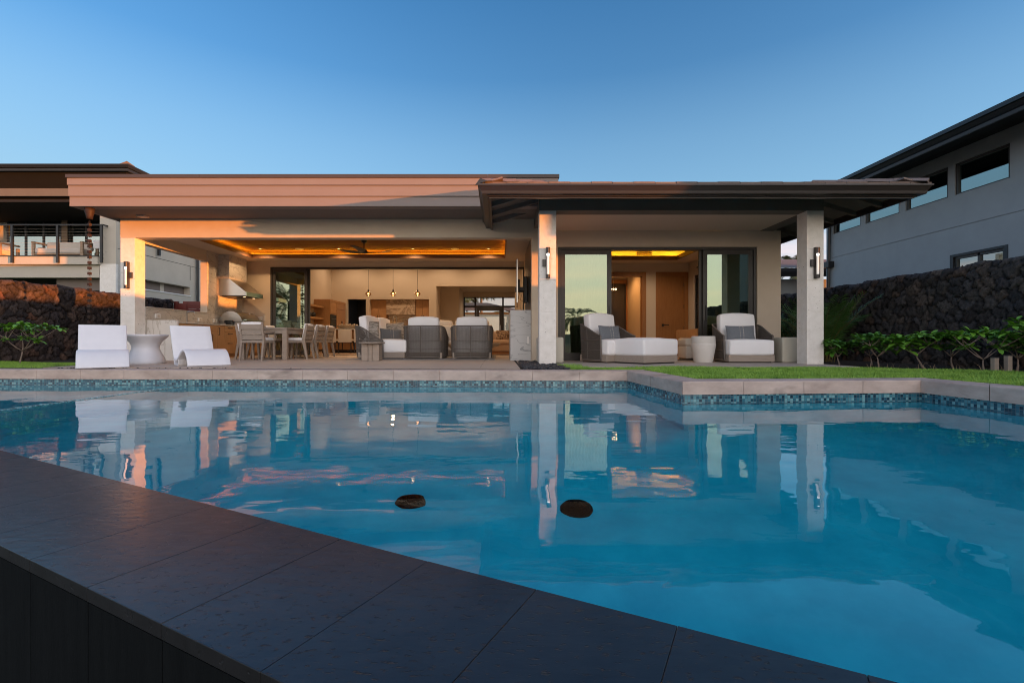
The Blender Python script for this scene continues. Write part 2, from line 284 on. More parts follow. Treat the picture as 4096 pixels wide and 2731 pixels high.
def rockmat():
    m, N, L, p = nt('lava_rock'); p.inputs['Roughness'].default_value = .9; p.inputs['Specular IOR Level'].default_value = .25
    a = N.new('ShaderNodeVertexColor'); a.layer_name = 'stone'
    t = N.new('ShaderNodeTexCoord'); n = N.new('ShaderNodeTexNoise'); n.inputs['Scale'].default_value = 22; n.inputs['Detail'].default_value = 9; n.inputs['Roughness'].default_value = .7; L.new(t.outputs['Object'], n.inputs[0])
    mr = N.new('ShaderNodeMapRange'); mr.inputs['From Min'].default_value = .3; mr.inputs['From Max'].default_value = .7; mr.inputs['To Min'].default_value = .4; mr.inputs['To Max'].default_value = 1.5; L.new(n.outputs[0], mr.inputs[0])
    h = N.new('ShaderNodeHueSaturation'); L.new(mr.outputs[0], h.inputs['Value']); L.new(a.outputs[0], h.inputs['Color']); L.new(h.outputs[0], p.inputs['Base Color'])
    b = N.new('ShaderNodeBump'); b.inputs['Strength'].default_value = .8; b.inputs['Distance'].default_value = .02; L.new(n.outputs[0], b.inputs['Height']); L.new(b.outputs[0], p.inputs['Normal'])
    return m
ROCK = rockmat()

# ------------------------------------------------------------------ mesh builder
class MB:
    def __init__(s): s.v = []; s.f = []; s.uv = None
    def add(s, vs, fs, M=None):
        o = len(s.v)
        s.v += [tuple(M @ Vector(p)) for p in vs] if M is not None else [tuple(p) for p in vs]
        s.f += [tuple(i + o for i in f) for f in fs]; return s
    def box(s, x0, x1, y0, y1, z0, z1, M=None):
        x0, x1 = min(x0, x1), max(x0, x1); y0, y1 = min(y0, y1), max(y0, y1); z0, z1 = min(z0, z1), max(z0, z1)
        vs = [(x, y, z) for z in (z0, z1) for y in (y0, y1) for x in (x0, x1)]
        return s.add(vs, [(0, 2, 3, 1), (4, 5, 7, 6), (0, 1, 5, 4), (1, 3, 7, 5), (3, 2, 6, 7), (2, 0, 4, 6)], M)
    def rbox(s, x0, x1, y0, y1, z0, z1, r=.03, M=None, puff=0, n=3, seg=1):
        c = Vector(((x0 + x1) / 2, (y0 + y1) / 2, (z0 + z1) / 2)); h = [abs(x1 - x0) / 2, abs(y1 - y0) / 2, abs(z1 - z0) / 2]
        r = min(r, *[q * .98 for q in h])
        cs = []
        for q in h:
            e = [q - r + r * i / n for i in range(n + 1)]; a = q - r
            mid = [-a + 2 * a * i / seg for i in range(1, seg)] if seg > 1 else []
            cs.append([-k for k in reversed(e)] + mid + e)
        key = {}; vs = []; fs = []
        def vid(p):
            k = tuple(round(q, 5) for q in p)
            if k not in key:
                inn = Vector([max(-h[i] + r, min(h[i] - r, p[i])) for i in range(3)]); d = Vector(p) - inn
                q = inn + d.normalized() * r if d.length > 1e-9 else Vector(p)
                if puff:
                    u = q.x / h[0]; v = q.y / h[1]; t = q.z / h[2]
                    fz = max(0, (1 - u * u)) * max(0, (1 - v * v)); q.z += t * puff * fz ** .5
                    q.x += u * puff * .4 * max(0, (1 - v * v)) * max(0, 1 - t * t); q.y += v * puff * .4 * max(0, (1 - u * u)) * max(0, 1 - t * t)
                key[k] = len(vs); vs.append(q + c)
            return key[k]
        for ax in range(3):
            b, d = [(1, 2), (2, 0), (0, 1)][ax]
            for sg in (-1, 1):
                for i in range(len(cs[b]) - 1):
                    for j in range(len(cs[d]) - 1):
                        q = []
                        for (ii, jj) in ((i, j), (i + 1, j), (i + 1, j + 1), (i, j + 1)):
                            p = [0, 0, 0]; p[ax] = sg * h[ax]; p[b] = cs[b][ii]; p[d] = cs[d][jj]; q.append(vid(p))
                        if sg < 0: q.reverse()
                        if len(set(q)) >= 3: fs.append(tuple(dict.fromkeys(q)))
        return s.add(vs, fs, M)
    def cyl(s, p0, p1, r0, r1=None, n=12, cap=True, M=None):
        r1 = r0 if r1 is None else r1; p0, p1 = Vector(p0), Vector(p1); d = (p1 - p0).normalized()
        a = d.orthogonal().normalized(); b = d.cross(a); vs = []; fs = []
        for p, r in ((p0, r0), (p1, r1)):
            for i in range(n): t = 2 * PI * i / n; vs.append(p + a * math.cos(t) * r + b * math.sin(t) * r)
        for i in range(n): j = (i + 1) % n; fs.append((i, j, n + j, n + i))
        if cap: fs.append(tuple(reversed(range(n)))); fs.append(tuple(range(n, 2 * n)))
        return s.add(vs, fs, M)
    def tube(s, pts, r, n=8, M=None, cap=True):
        pts = [Vector(p) for p in pts]; rs = r if isinstance(r, (list, tuple)) else [r] * len(pts)
        vs = []; fs = []; a = None
        for i, p in enumerate(pts):
            d = (pts[min(i + 1, len(pts) - 1)] - pts[max(i - 1, 0)]).normalized()
            a = d.orthogonal().normalized() if a is None else (a - d * a.dot(d)).normalized()
            b = d.cross(a)
            for k in range(n): t = 2 * PI * k / n; vs.append(p + a * math.cos(t) * rs[i] + b * math.sin(t) * rs[i])
        for i in range(len(pts) - 1):
            for k in range(n): j = (k + 1) % n; fs.append((i * n + k, i * n + j, (i + 1) * n + j, (i + 1) * n + k))
        if cap: fs.append(tuple(reversed(range(n)))); fs.append(tuple((len(pts) - 1) * n + k for k in range(n)))
        return s.add(vs, fs, M)
    def lathe(s, prof, n=32, c=(0, 0, 0), M=None):
        vs = []; fs = []
        for (r, z) in prof:
            for k in range(n): t = 2 * PI * k / n; vs.append((c[0] + r * math.cos(t), c[1] + r * math.sin(t), c[2] + z))
        for i in range(len(prof) - 1):
            for k in range(n): j = (k + 1) % n; fs.append((i * n + k, i * n + j, (i + 1) * n + j, (i + 1) * n + k))
        fs.append(tuple(reversed(range(n)))); fs.append(tuple((len(prof) - 1) * n + k for k in range(n)))
        return s.add(vs, fs, M)
    def prism(s, poly, z0, z1, M=None):      # poly in xy, counter-clockwise
        n = len(poly); vs = [(x, y, z0) for x, y in poly] + [(x, y, z1) for x, y in poly]
        fs = [tuple(reversed(range(n))), tuple(range(n, 2 * n))] + [(i, (i + 1) % n, n + (i + 1) % n, n + i) for i in range(n)]
        return s.add(vs, fs, M)
    def ext(s, poly, ax, a0, a1, M=None):    # poly in the plane across axis ax ('x': (y,z), 'y': (x,z))
        n = len(poly); g = (lambda p, a: (a, p[0], p[1])) if ax == 'x' else (lambda p, a: (p[0], a, p[1]))
        vs = [g(p, a0) for p in poly] + [g(p, a1) for p in poly]
        fs = [tuple(reversed(range(n))), tuple(range(n, 2 * n))] + [(i, (i + 1) % n, n + (i + 1) % n, n + i) for i in range(n)]
        return s.add(vs, fs, M)
    def quad(s, a, b, c, d, M=None): return s.add([a, b, c, d], [(0, 1, 2, 3)], M)
    def build(s, name, mat, parent=None, smooth=False, loc=None, rot=None, auto=None, fixn=False):
        me = bpy.data.meshes.new(name); me.from_pydata(s.v, [], s.f); me.validate()
        me.materials.append(mat)
        if fixn:
            import bmesh
            b = bmesh.new(); b.from_mesh(me); bmesh.ops.recalc_face_normals(b, faces=b.faces); b.to_mesh(me); b.free()
        if smooth: me.polygons.foreach_set('use_smooth', [True] * len(me.polygons))
        if smooth and auto: me.set_sharp_from_angle(angle=R(auto))
        me.update()
        o = bpy.data.objects.new(name, me); COL.objects.link(o)
        if parent is not None:
            o.parent = parent
            if parent.get('wb'): o.matrix_parent_inverse = Matrix.Translation(-parent.location)
        if loc: o.location = loc
        if rot: o.rotation_euler = rot
        return o
def T(x=0, y=0, z=0, rz=0, rx=0, ry=0): return Matrix.Translation((x, y, z)) @ Matrix.Rotation(rz, 4, 'Z') @ Matrix.Rotation(ry, 4, 'Y') @ Matrix.Rotation(rx, 4, 'X')
def tag(o, label, cat, group=None):
    o['label'] = label; o['category'] = cat
    if group: o['group'] = group
    return o
def thing(name, label, cat, loc=(0, 0, 0), rz=0, group=None, world=False):
    o = bpy.data.objects.new(name, None); COL.objects.link(o); o.location = loc; o.rotation_euler = (0, 0, rz); o.empty_display_size = .2
    if world: o['wb'] = 1
    return tag(o, label, cat, group)
def struct(o, kind='structure'): o['kind'] = kind; return o
def dup(root, loc, rz=0, label=None, group=None, scale=None):
    kids = {}
    for o in COL.objects:
        if o.parent: kids.setdefault(o.parent, []).append(o)
    def cp(o, par):
        c = o.copy(); COL.objects.link(c)
        if par: c.parent = par
        for k in kids.get(o, ()): cp(k, c)
        return c
    r = cp(root, None); r.location = loc; r.rotation_euler = (0, 0, rz)
    if label: r['label'] = label
    if group: r['group'] = group
    if scale: r.scale = scale
    return r
FX, PX, PY = 1960.0, 1995.0, 1365.0
def X(px, d): return (px - PX) / FX * d          # where a sight line stands at distance d
def Zc(v): return .637 + v                        # height given above the eye
FZ = .237                                         # paved floor level

# ------------------------------------------------------------------ ground, pool, paving
m = MB(); m.quad((-3000, -3000, -1.62), (3000, -3000, -1.62), (3000, 3000, -1.62), (-3000, 3000, -1.62)); struct(m.build('ground', GROUND))
A, B, C, E, F = (1.81, 6.86), (1.91, 5.07), (4.54, 5.27), (4.71, -1.2), (-11.38, 7.38)
def offset(path, d):
    out = []
    for i, p in enumerate(path):
        p = Vector(p)
        ds = []
        if i > 0: ds.append((p - Vector(path[i - 1])).normalized())
        if i < len(path) - 1: ds.append((Vector(path[i + 1]) - p).normalized())
        ns = [Vector((-q.y, q.x)) for q in ds]
        if len(ns) == 1: out.append(p + ns[0] * d)
        else: b = (ns[0] + ns[1]); out.append(p + b * (d / (b.dot(ns[0]))))
    return [tuple(q) for q in out]
EDGE = [F, A, B, C, E]
CO = offset(EDGE, .30); CI = offset(EDGE, -.018); CM = offset(EDGE, .26)
m = MB(); m.prism([CM[4], (90, -1.6), (90, 150), (-90, 150), (-90, 7.7), CM[0], CM[1], CM[2], CM[3]], -1.7, .20); struct(m.build('lawn_ground', LAWN))
# coping: one stone after another round the edge
m = MB()
for i in range(4):
    p0, p1 = Vector(CI[i]), Vector(CI[i + 1]); q0, q1 = Vector(CO[i]), Vector(CO[i + 1]); Ln = (p1 - p0).length
    n = max(1, round(Ln / (.655 if i == 0 else .69)))
    if i == 1: n = 2
    for k in range(n):
        a0, a1 = k / n, (k + 1) / n; g = .003 / Ln
        a0 += g if k else g * .6; a1 -= g if k < n - 1 else g * .6
        ln = [p0.lerp(p1, a0), p0.lerp(p1, a1)]; lo = [q0.lerp(q1, a0), q0.lerp(q1, a1)]
        zt = .225 + random.uniform(-.0012, .0012); zb = .088; b = .012
        # rounded nose: section points (t across from pool side to land side, z)
        sec = [(.0, zb), (.0, zt - b), (.012, zt - b * .3), (.045, zt), (1, zt), (1, zb)]
        vs = []
        for (t, z) in sec:
            for e in (0, 1): c_ = ln[e].lerp(lo[e], t); vs.append((c_.x, c_.y, z))
        fs = [(j * 2, j * 2 + 1, (j * 2 + 3) % 12, (j * 2 + 2) % 12) for j in range(6)] + [(0, 2, 4, 6, 8, 10), (11, 9, 7, 5, 3, 1)]
        m.add(vs, fs)
struct(m.build('pool_coping', COPE, fixn=True))
# waterline mosaic and plaster shell
def wallstrip(name, pts, z0, z1, mat):
    vs, fs, uvs = [], [], []; u = 0
    for i in range(len(pts) - 1):
        a, b = Vector(pts[i]), Vector(pts[i + 1]); L_ = (b - a).length; o = len(vs)
        vs += [(a.x, a.y, z0), (b.x, b.y, z0), (b.x, b.y, z1), (a.x, a.y, z1)]; fs.append((o, o + 1, o + 2, o + 3))
        uvs += [(u, z0 + 3), (u + L_, z0 + 3), (u + L_, z1 + 3), (u, z1 + 3)]; u += L_
    me = bpy.data.meshes.new(name); me.from_pydata(vs, [], fs); l = me.uv_layers.new(name='UVMap')
    for i, q in enumerate(uvs): l.data[i].uv = q
    me.materials.append(mat); o = bpy.data.objects.new(name, me); COL.objects.link(o); return o
struct(wallstrip('waterline_tile', offset(EDGE, -.003), -.16, .0885, MOS))
struct(wallstrip('pool_wall', [F, A, B, C, E], -1.5, .07, POOLP))
m = MB(); m.prism([(-11.5, 7.6), (4.9, -1.3), (4.9, 5.6), (1.9, 7.2)], -1.58, -1.5); struct(m.build('pool_floor', POOLP))
struct(wallstrip("pool_inner_wall", [E, F], -1.5, -.004, POOLP))
nx, ny = .4707, .8825
WP = offset(EDGE, .02); m = MB(); e1 = (E[0] - nx * .02 + .02, E[1] - ny * .02); f1 = (F[0] - nx * .02 - .02, F[1] - ny * .02)
m.prism([e1, WP[3], WP[2], WP[1], WP[0], f1], -1.54, 0.0)
o = m.build('pool_water', WATER, fixn=True); struct(o)
# tiled dam wall just at water level, left
m = MB(); dv = []
for k in range(44):
    y0 = 3.78 + k * .0765; m.rbox(-4.70 + (y0 - 3.78) * .05, -4.62 + (y0 - 3.78) * .05, y0 + .001, y0 + .0755, -.2, .004 + random.uniform(-.002, .003), .006, n=1)
mc_ = MB(); mc_.box(-4.68, -4.5, 3.7, 7.1, -1.5, -.05); struct(mc_.build('pool_divider_wall', POOLP))
DAM = mk('dam_mosaic', (.05, .18, .2), (.2, .42, .42), 26, .2, contrast=.04, detail=1)
tag(m.build('tiled_dam_wall', DAM), 'thin teal mosaic dam wall running just at the water surface to the left', 'pool wall')
# vanishing edge
dx, dy = .8825, -.4707
def along(t, off): return (-2.908 + dx * t - nx * off, 2.857 + dy * t - ny * off)
iw = thing('vanishing_edge_wall', 'wide black pitted basalt wall top slanting across the foreground', 'pool wall', (*along(3, .27), -1.6), world=True)
m = MB()
for k in range(-26, 21):
    t0 = 2.386 - .3405 * 0 + k * .3405; t1 = t0 + .3405 - .0007; z = .0065 + random.uniform(-.0008, .0008)
    ang = math.atan2(dy, dx); c = along((t0 + t1) / 2, .272)
    m.rbox(-(t1 - t0) / 2, (t1 - t0) / 2, -.268, .268, -.03, z, .0018, M=T(c[0], c[1], 0, ang), n=1)
m.build('top_slab', BASALT, iw)
m = MB(); m.prism([along(-6.4, .525), along(8.8, .525), along(8.8, .016), along(-6.4, .016)], -.03, .0032); m.build('grout_bed', BASALT, iw)
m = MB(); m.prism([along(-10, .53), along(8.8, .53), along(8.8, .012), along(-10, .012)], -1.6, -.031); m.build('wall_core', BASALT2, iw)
m = MB()
for k in range(-26, 21):
    t0 = 2.386 + k * .3405; c = along(t0 + .17, .5335); m.box(-.1685, .1685, -.004, .004, -1.6, -.034, M=T(c[0], c[1], 0, math.atan2(dy, dx)))
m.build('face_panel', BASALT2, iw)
# main drains on the pool floor
for i, (x, y, lb) in enumerate([(-.62, 3.45, 'round black drain grate on the pool floor, left of the two'), (.533, 3.36, 'round black drain grate on the pool floor, right of the two')]):
    m = MB(); m.lathe([(.108, 0), (.108, .012), (.098, .022), (.0, .034)], 36)
    dr = thing('pool_drain', lb, 'drain', (x, y, -1.5), group='drains on the pool floor'); m.build('dome', DRAINM, dr, smooth=True, auto=40)
    m = MB()
    for q in range(1, 6):
        for a in range(8 * q): t = 2 * PI * a / (8 * q); m.box(-.004, .004, -.002, .002, 0, .006, M=T(.017 * q * math.cos(t), .017 * q * math.sin(t), .034 - .0022 * q, t))
    m.build('grate_ribs', DRAINM, dr)
# paving
m = MB()
def edge_y(x): return 7.22 - .0393 * (x + 7.35) + .30
ys = [8.35, 9.25, 10.15, 11.05, 11.95, 12.85, 13.75, 14.2]
def slab(m, x0, x1, y0, y1, sl=False):
    g = .0025
    if sl: m.prism([(x0 + g, edge_y(x0) + .012), (x1 - g, edge_y(x1) + .012), (x1 - g, y1 - g), (x0 + g, y1 - g)], .1, FZ)
    else: m.box(x0 + g, x1 - g, y0 + g, y1 - g, .1, FZ)
x = -7.0
while x < .3:
    x1 = min(x + .61, .36); slab(m, x, x1, 0, ys[0] - .6, True)
    for a, b in zip([ys[0] - .6] + ys[:-1], ys): slab(m, x, x1, a, b)
    x = x1
for a, b in zip(ys[1:-1], ys[2:]): slab(m, -7.745, -7.0, a, b); slab(m, .36, .98, a, b)
struct(m.build('pool_deck', DECK))
m = MB(); m.box(-7.74, .97, 7.7, 14.2, .05, FZ - .004); struct(m.build('deck_base', SOIL))
m = MB(); m.box(-9.0, .33, 0, .02, 0, .008, M=T(0, edge_y(0) - .012, .223, -.0393))
struct(m.build('slot_drain', BLACK))
m = MB()
for k in range(60):
    x = random.choice([-6.6, -5.6, -5.2, -6, -4.6, -4.2, -3]) + random.gauss(0, .12); r = random.uniform(.006, .016)
    m.lathe([(r * .5, 0), (r, r * .3), (r * .8, r * .7), (r * .2, r * .9)], 6, (x, edge_y(x) + random.uniform(-.03, .03), .226))
o = m.build('leaf_debris', SOIL); o['kind'] = 'stuff'; o['label'] = 'dark leaf debris along the deck drain'
m = MB(); m.box(.98, 5.75, 7.8, 10.25, .05, FZ); struct(m.build('porch_paving', SLAB))
m = MB(); m.prism([(5.9, 7.75), (6.95, 6.3), (8.0, 4.8), (8.0, 15), (5.76, 15), (5.76, 8.9)], .15, .212); m.box(-10.2, -7.75, 9.6, 15, .15, .212); struct(m.build('planting_bed_soil', SOIL))
# black pebbles
m = MB()
for k in range(1500):
    x, y = random.uniform(.38, 1.05), random.uniform(7.17, 9.9)
    r = random.uniform(.014, .028); m.lathe([(r * .3, 0), (r, r * .35), (r * .9, r * .7), (r * .3, r * .95)], 7, M=T(x, y, .205 + random.uniform(0, .03), random.uniform(0, 6), random.uniform(-.4, .4), random.uniform(-.4, .4)) @ Matrix.Diagonal((1.3, .9, 1, 1)))
o = m.build('pebbles', PEB, smooth=True); o['kind'] = 'stuff'; o['label'] = 'black river pebbles in the bed between the deck and the porch'
# grass blades
def inpoly(px, py, poly):
    c = np.zeros(len(px), bool); n = len(poly)
    for i in range(n):
        (x1, y1), (x2, y2) = poly[i], poly[(i + 1) % n]
        c ^= ((y1 > py) != (y2 > py)) & (px < (x2 - x1) * (py - y1) / (y2 - y1 + 1e-12) + x1)
    return c
def grass(name, poly, n, h0, h1, wd, mat, z=.2, label=''):
    P = np.array(poly); x = rng.uniform(P[:, 0].min(), P[:, 0].max(), n * 3); y = rng.uniform(P[:, 1].min(), P[:, 1].max(), n * 3)
    k = inpoly(x, y, poly); x, y = x[k][:n], y[k][:n]; n = len(x)
    cl = np.sin(x * 3.1 + np.sin(y * 4)) * .5 + np.sin(y * 5.3 + x * 1.7) * .5
    h = rng.uniform(h0, h1, n) * (1 + .28 * cl); a = rng.uniform(0, PI * 2, n); ln = rng.normal(0, .45, (n, 2)) * h[:, None]
    wx, wy = np.cos(a) * wd / 2, np.sin(a) * wd / 2
    v = np.zeros((n, 5, 3)); bx = np.stack([x, y, np.full(n, z)], 1)
    v[:, 0] = bx - np.stack([wx, wy, wx * 0], 1); v[:, 1] = bx + np.stack([wx, wy, wx * 0], 1)
    mid = bx + np.stack([ln[:, 0] * .35, ln[:, 1] * .35, h * .6], 1)
    v[:, 2] = mid + np.stack([wx, wy, wx * 0], 1) * .8; v[:, 3] = mid - np.stack([wx, wy, wx * 0], 1) * .8
    v[:, 4] = bx + np.stack([ln[:, 0], ln[:, 1], h], 1)
    me = bpy.data.meshes.new(name); me.vertices.add(n * 5); me.vertices.foreach_set('co', v.ravel())
    idx = np.arange(n)[:, None] * 5; loops = np.concatenate([idx + 0, idx + 1, idx + 2, idx + 3, idx + 3, idx + 2, idx + 4], 1).ravel()
    me.loops.add(n * 7); me.loops.foreach_set('vertex_index', loops)
    st = (np.arange(n)[:, None] * 7 + np.array([0, 4])).ravel(); me.polygons.add(n * 2); me.polygons.foreach_set('loop_start', st)
    me.update(); me.validate(); me.materials.append(mat); o = bpy.data.objects.new(name, me); COL.objects.link(o); o['kind'] = 'stuff'; o['label'] = label; return o
GR = [(1.03, CO[1][1] + .03), (CO[1][0] + .02, CO[1][1] + .03), (CO[2][0] + .02, CO[2][1] + .02), (CO[3][0] + .02, CO[3][1] + .02), (CO[3][0] + .1, 3.2), (7.7, 3.2), (7.7, 5.15), (6.95, 6.3), (5.9, 7.75), (5.5, 7.78), (1.03, 7.78)]
grass('grass', GR, 95000, .028, .058, .006, BLADE, label='short bright green grass between the coping and the porch')
GL = [(-9.95, 7.68), (-7.02, 7.56), (-7.02, 9.2), (-9.95, 9.75)]
grass('grass', GL, 30000, .028, .06, .006, BLADE, label='short green grass below the left lava rock wall')
grass('grass', [(1.0, 7.3), (1.35, 7.2), (1.35, 8.2), (1.02, 8.3)], 1500, .03, .09, .006, BLADE, label='ragged grass tuft at the foot of the middle column')
grass('dry_grass', [(5.85, 7.72), (6.93, 6.24), (7.7, 5.1), (7.78, 5.25), (7.0, 6.42), (5.9, 7.9)], 420, .07, .15, .006, DRYB, label='dry seed heads along the edge of the planting bed')

# ------------------------------------------------------------------ lava rock walls
def rockwall(name, x, y0, y1, H, face, label, base=.15, warmth=0, thick=.42, seed=1):
    """face=+1: visible face looks to +x"""
    g = np.random.default_rng(seed); L_ = y1 - y0; st = .024
    W = H + thick + H; nu, nv = int(L_ / st), int((H + thick) / st)
    cell_w, cell_h = .205, .165
    nu_c, nv_c = int(L_ / cell_w) + 4, int((H + thick) / cell_h) + 4
    cu = (np.arange(nu_c)[:, None] - 1.5 + .5 * (np.arange(nv_c)[None, :] % 2) + g.uniform(-.42, .42, (nu_c, nv_c))) * cell_w
    cv = (np.arange(nv_c)[None, :] - 1.5 + g.uniform(-.42, .42, (nu_c, nv_c))) * cell_h
    cu, cv = cu.ravel(), cv.ravel(); nc = len(cu)
    wgt = g.uniform(-.03, .035, nc); tu, tv = g.normal(0, .09, nc), g.normal(0, .10, nc); hb = g.uniform(0, .022, nc)
    U, V = np.meshgrid(np.linspace(0, L_, nu), np.linspace(0, H + thick, nv), indexing='ij'); u, v = U.ravel(), V.ravel()
    # ragged top: stones of the topmost course stand to different heights
    wu = u + .02 * np.sin(v * 31 + u * 3) + .012 * np.sin(v * 57 + u * 23); wv = v + .02 * np.sin(u * 27) + .012 * np.sin(u * 61 + v * 19)
    d1 = np.full(len(u), 9.); d2 = np.full(len(u), 9.); id1 = np.zeros(len(u), int)
    for s0 in range(0, len(u), 4000):
        e0 = min(len(u), s0 + 4000); D = np.sqrt((wu[s0:e0, None] - cu) ** 2 + (wv[s0:e0, None] - cv) ** 2 * 1.35) - wgt
        o = np.argpartition(D, 2, axis=1)[:, :2]; dd = np.take_along_axis(D, o, 1); sw = dd[:, 0] > dd[:, 1]
        i1 = np.where(sw, o[:, 1], o[:, 0]); d1[s0:e0] = dd.min(1); d2[s0:e0] = dd.max(1); id1[s0:e0] = i1
    gap = np.clip((d2 - d1) / .034, 0, 1); round_ = gap ** .6
    h = round_ * (.045 + hb[id1]) + gap * (tu[id1] * (u - cu[id1]) + tv[id1] * (v - cv[id1]))
    h += g.normal(0, .0035, len(u)) + .006 * np.sin(u * 90 + v * 40) * gap
    pos = np.zeros((len(u), 3)); front = v <= H
    topj = .022 * (np.sin(u * 3.3) + np.sin(u * 7.9 + 1)) * .5
    pos[:, 1] = y0 + u
    r_ = np.clip(v - H, 0, thick)
    # front face, then a turn over the top
    fx = np.where(front, h, h * .3); pos[:, 0] = x + face * (np.where(front, h, -r_))
    pos[:, 2] = base + np.where(front, v, H) + np.where(front, 0, h * .6) + topj * np.clip(v / H, 0, 1)
    near = np.clip((v - (H - .09)) / .09, 0, 1) * front; pos[:, 0] -= face * near * .03
    pal = np.array([(.033, .031, .031), (.044, .041, .039), (.026, .026, .028), (.058, .049, .043), (.034, .034, .037), (.06, .045, .036), (.028, .026, .026), (.075, .045, .032)]) * (1.5 if face > 0 else 1.5)
    ci = g.choice(len(pal), nc, p=[.2, .2, .17, .14, .14, .05, .07, .03]); colr = pal[ci] * g.uniform(.75, 1.3, (nc, 1)) * 1.0
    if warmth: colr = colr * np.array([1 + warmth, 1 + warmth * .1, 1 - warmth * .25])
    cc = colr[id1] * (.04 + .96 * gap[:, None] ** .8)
    q = (np.arange(nu - 1)[:, None] * nv + np.arange(nv - 1)[None, :]).ravel()
    fs = np.stack([q, q + nv, q + nv + 1, q + 1], 1)
    if face < 0: fs = fs[:, ::-1]
    me = bpy.data.meshes.new(name); me.from_pydata(pos.tolist(), [], fs.tolist())
    # back and ends
    ca = me.color_attributes.new('stone', 'FLOAT_COLOR', 'POINT'); ca.data.foreach_set('color', np.concatenate([cc, np.ones((len(cc), 1))], 1).ravel())
    me.materials.append(ROCK); me.polygons.foreach_set('use_smooth', [True] * len(me.polygons))
    o = bpy.data.objects.new('stone_face', me); COL.objects.link(o)
    t = thing(name, label, 'stone wall', (x, (y0 + y1) / 2, base), world=True)
    o.parent = t; o.matrix_parent_inverse = Matrix.Translation(-t.location)
    b = MB(); b.box(x - face * .01, x - face * (thick + .01), y0 + .01, y1 - .01, base, base + H - .04); b.build('wall_core', DSTONE, t)
    return t
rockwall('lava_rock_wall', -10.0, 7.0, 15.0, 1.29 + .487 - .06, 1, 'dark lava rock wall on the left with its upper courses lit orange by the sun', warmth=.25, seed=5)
rockwall('lava_rock_wall', 7.86, -4.0, 19.0, 1.29 + .487 - .04, -1, 'long black lava rock wall on the right below the grey house', warmth=0, seed=9)

# ------------------------------------------------------------------ the villa
villa = thing('villa', 'low modern beige villa with open lanai and travertine columns beside the pool', 'house', (-1, 12, .2), world=True)
V = villa
def blockcol(x0, x1, y0, y1, z0, z1, joints):
    m = MB(); zs = [z0] + joints + [z1]
    for a, b in zip(zs, zs[1:]): m.rbox(x0, x1, y0, y1, a + .0008, b - .0008, .004, n=1)
    m.box(x0 + .004, x1 - .004, y0 + .004, y1 - .004, z0, z1); return m
blockcol(.717, 1.014, 8.66, 8.955, .2, 2.947, [.62, 1.16, 1.72, 2.27]).build('column', TRAV, V)
blockcol(5.447, 5.744, 8.66, 8.955, .2, 2.947, [.62, 1.16, 1.72, 2.27]).build('column', TRAV, V)
blockcol(-7.745, -7.45, 10.03, 10.325, .2, 2.757, [.66, 1.22, 1.78, 2.34]).build('column', TRAV, V)
m = MB(); m.box(-7.747, .98, 10.03, 10.25, 2.759, 3.143); m.box(.675, .98, 10.032, 10.30, .2, 2.759); m.build('lanai_beam', STUCCO, V)
# flat roof
m = MB()
for (z0, z1, y) in [(2.507, 2.686, 9.09), (2.688, 2.883, 9.062), (2.885, 3.012, 9.034)]:
    m.box(-7.962, 1.10, y, 9.3, Zc(z0), Zc(z1)); m.box(-7.962 + (9.09 - y) * 0, -7.90, 9.3, 15.5, Zc(z0), Zc(z1))
m.build('fascia', FASCIA, V)
m = MB()
for a, b in zip([-7.975, -5.5, -2.4, -.2], [-5.503, -2.403, -.203, 1.115]): m.box(a, b, 9.012, 9.3, Zc(3.014), Zc(3.075))
m.box(-7.975, -7.9, 9.3, 15.5, Zc(3.014), Zc(3.075)); m.box(-7.9, 1.11, 9.3, 14.3, Zc(3.0), Zc(3.04)); m.build('roof_edge_trim', BRZ2, V)
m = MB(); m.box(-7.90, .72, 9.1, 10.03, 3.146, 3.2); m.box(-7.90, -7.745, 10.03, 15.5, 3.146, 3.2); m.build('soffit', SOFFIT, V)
m = MB(); m.box(-7.74, 1.08, 9.3, 14.2, 3.25, 3.6); m.build('roof_deck', BRZ2, V)
m = MB(); m.rbox(-7.20, -7.04, 9.72, 9.88, 3.118, 3.146, .006); lt = m.build('soffit_light', CEIL, V)
# lanai ceiling with tray
cz = Zc(2.315); m = MB()
m.box(-7.45, -6.85, 10.25, 14.2, cz, cz + .03); m.box(.18, .74, 10.25, 14.2, cz, cz + .03); m.box(-6.85, .18, 10.25, 10.8, cz, cz + .03); m.box(-6.85, .18, 13.58, 14.2, cz, cz + .03)
m.build('lanai_ceiling', CEIL, V)
m = MB(); m.box(-7.1, .43, 10.55, 13.83, 3.167, 3.20); m.build('wood_tray_ceiling', WCEIL, V)
m = MB()
for (a, b, c, d) in [(-6.852, -6.828, 10.8, 13.58), (.158, .182, 10.8, 13.58), (-6.828, .158, 10.8, 10.824), (-6.828, .158, 13.558, 13.582)]: m.box(a, b, c, d, cz - .012, cz + .095)
for (a, b, c, d) in [(-7.08, -7.05, 10.55, 13.8), (.38, .41, 10.55, 13.8), (-7.05, .38, 13.78, 13.81)]: m.box(a, b, c, d, cz + .03, 3.167)
m.build('tray_trim', TRIM, V)
m = MB()
for (a, b, c, d) in [(-7.045, -7.03, 10.9, 13.7), (.36, .375, 10.9, 13.7), (-6.95, .28, 13.755, 13.77)]: m.box(a, b, c, d, cz + .104, cz + .114)
m.build('cove_light_strip', LEDG, V)
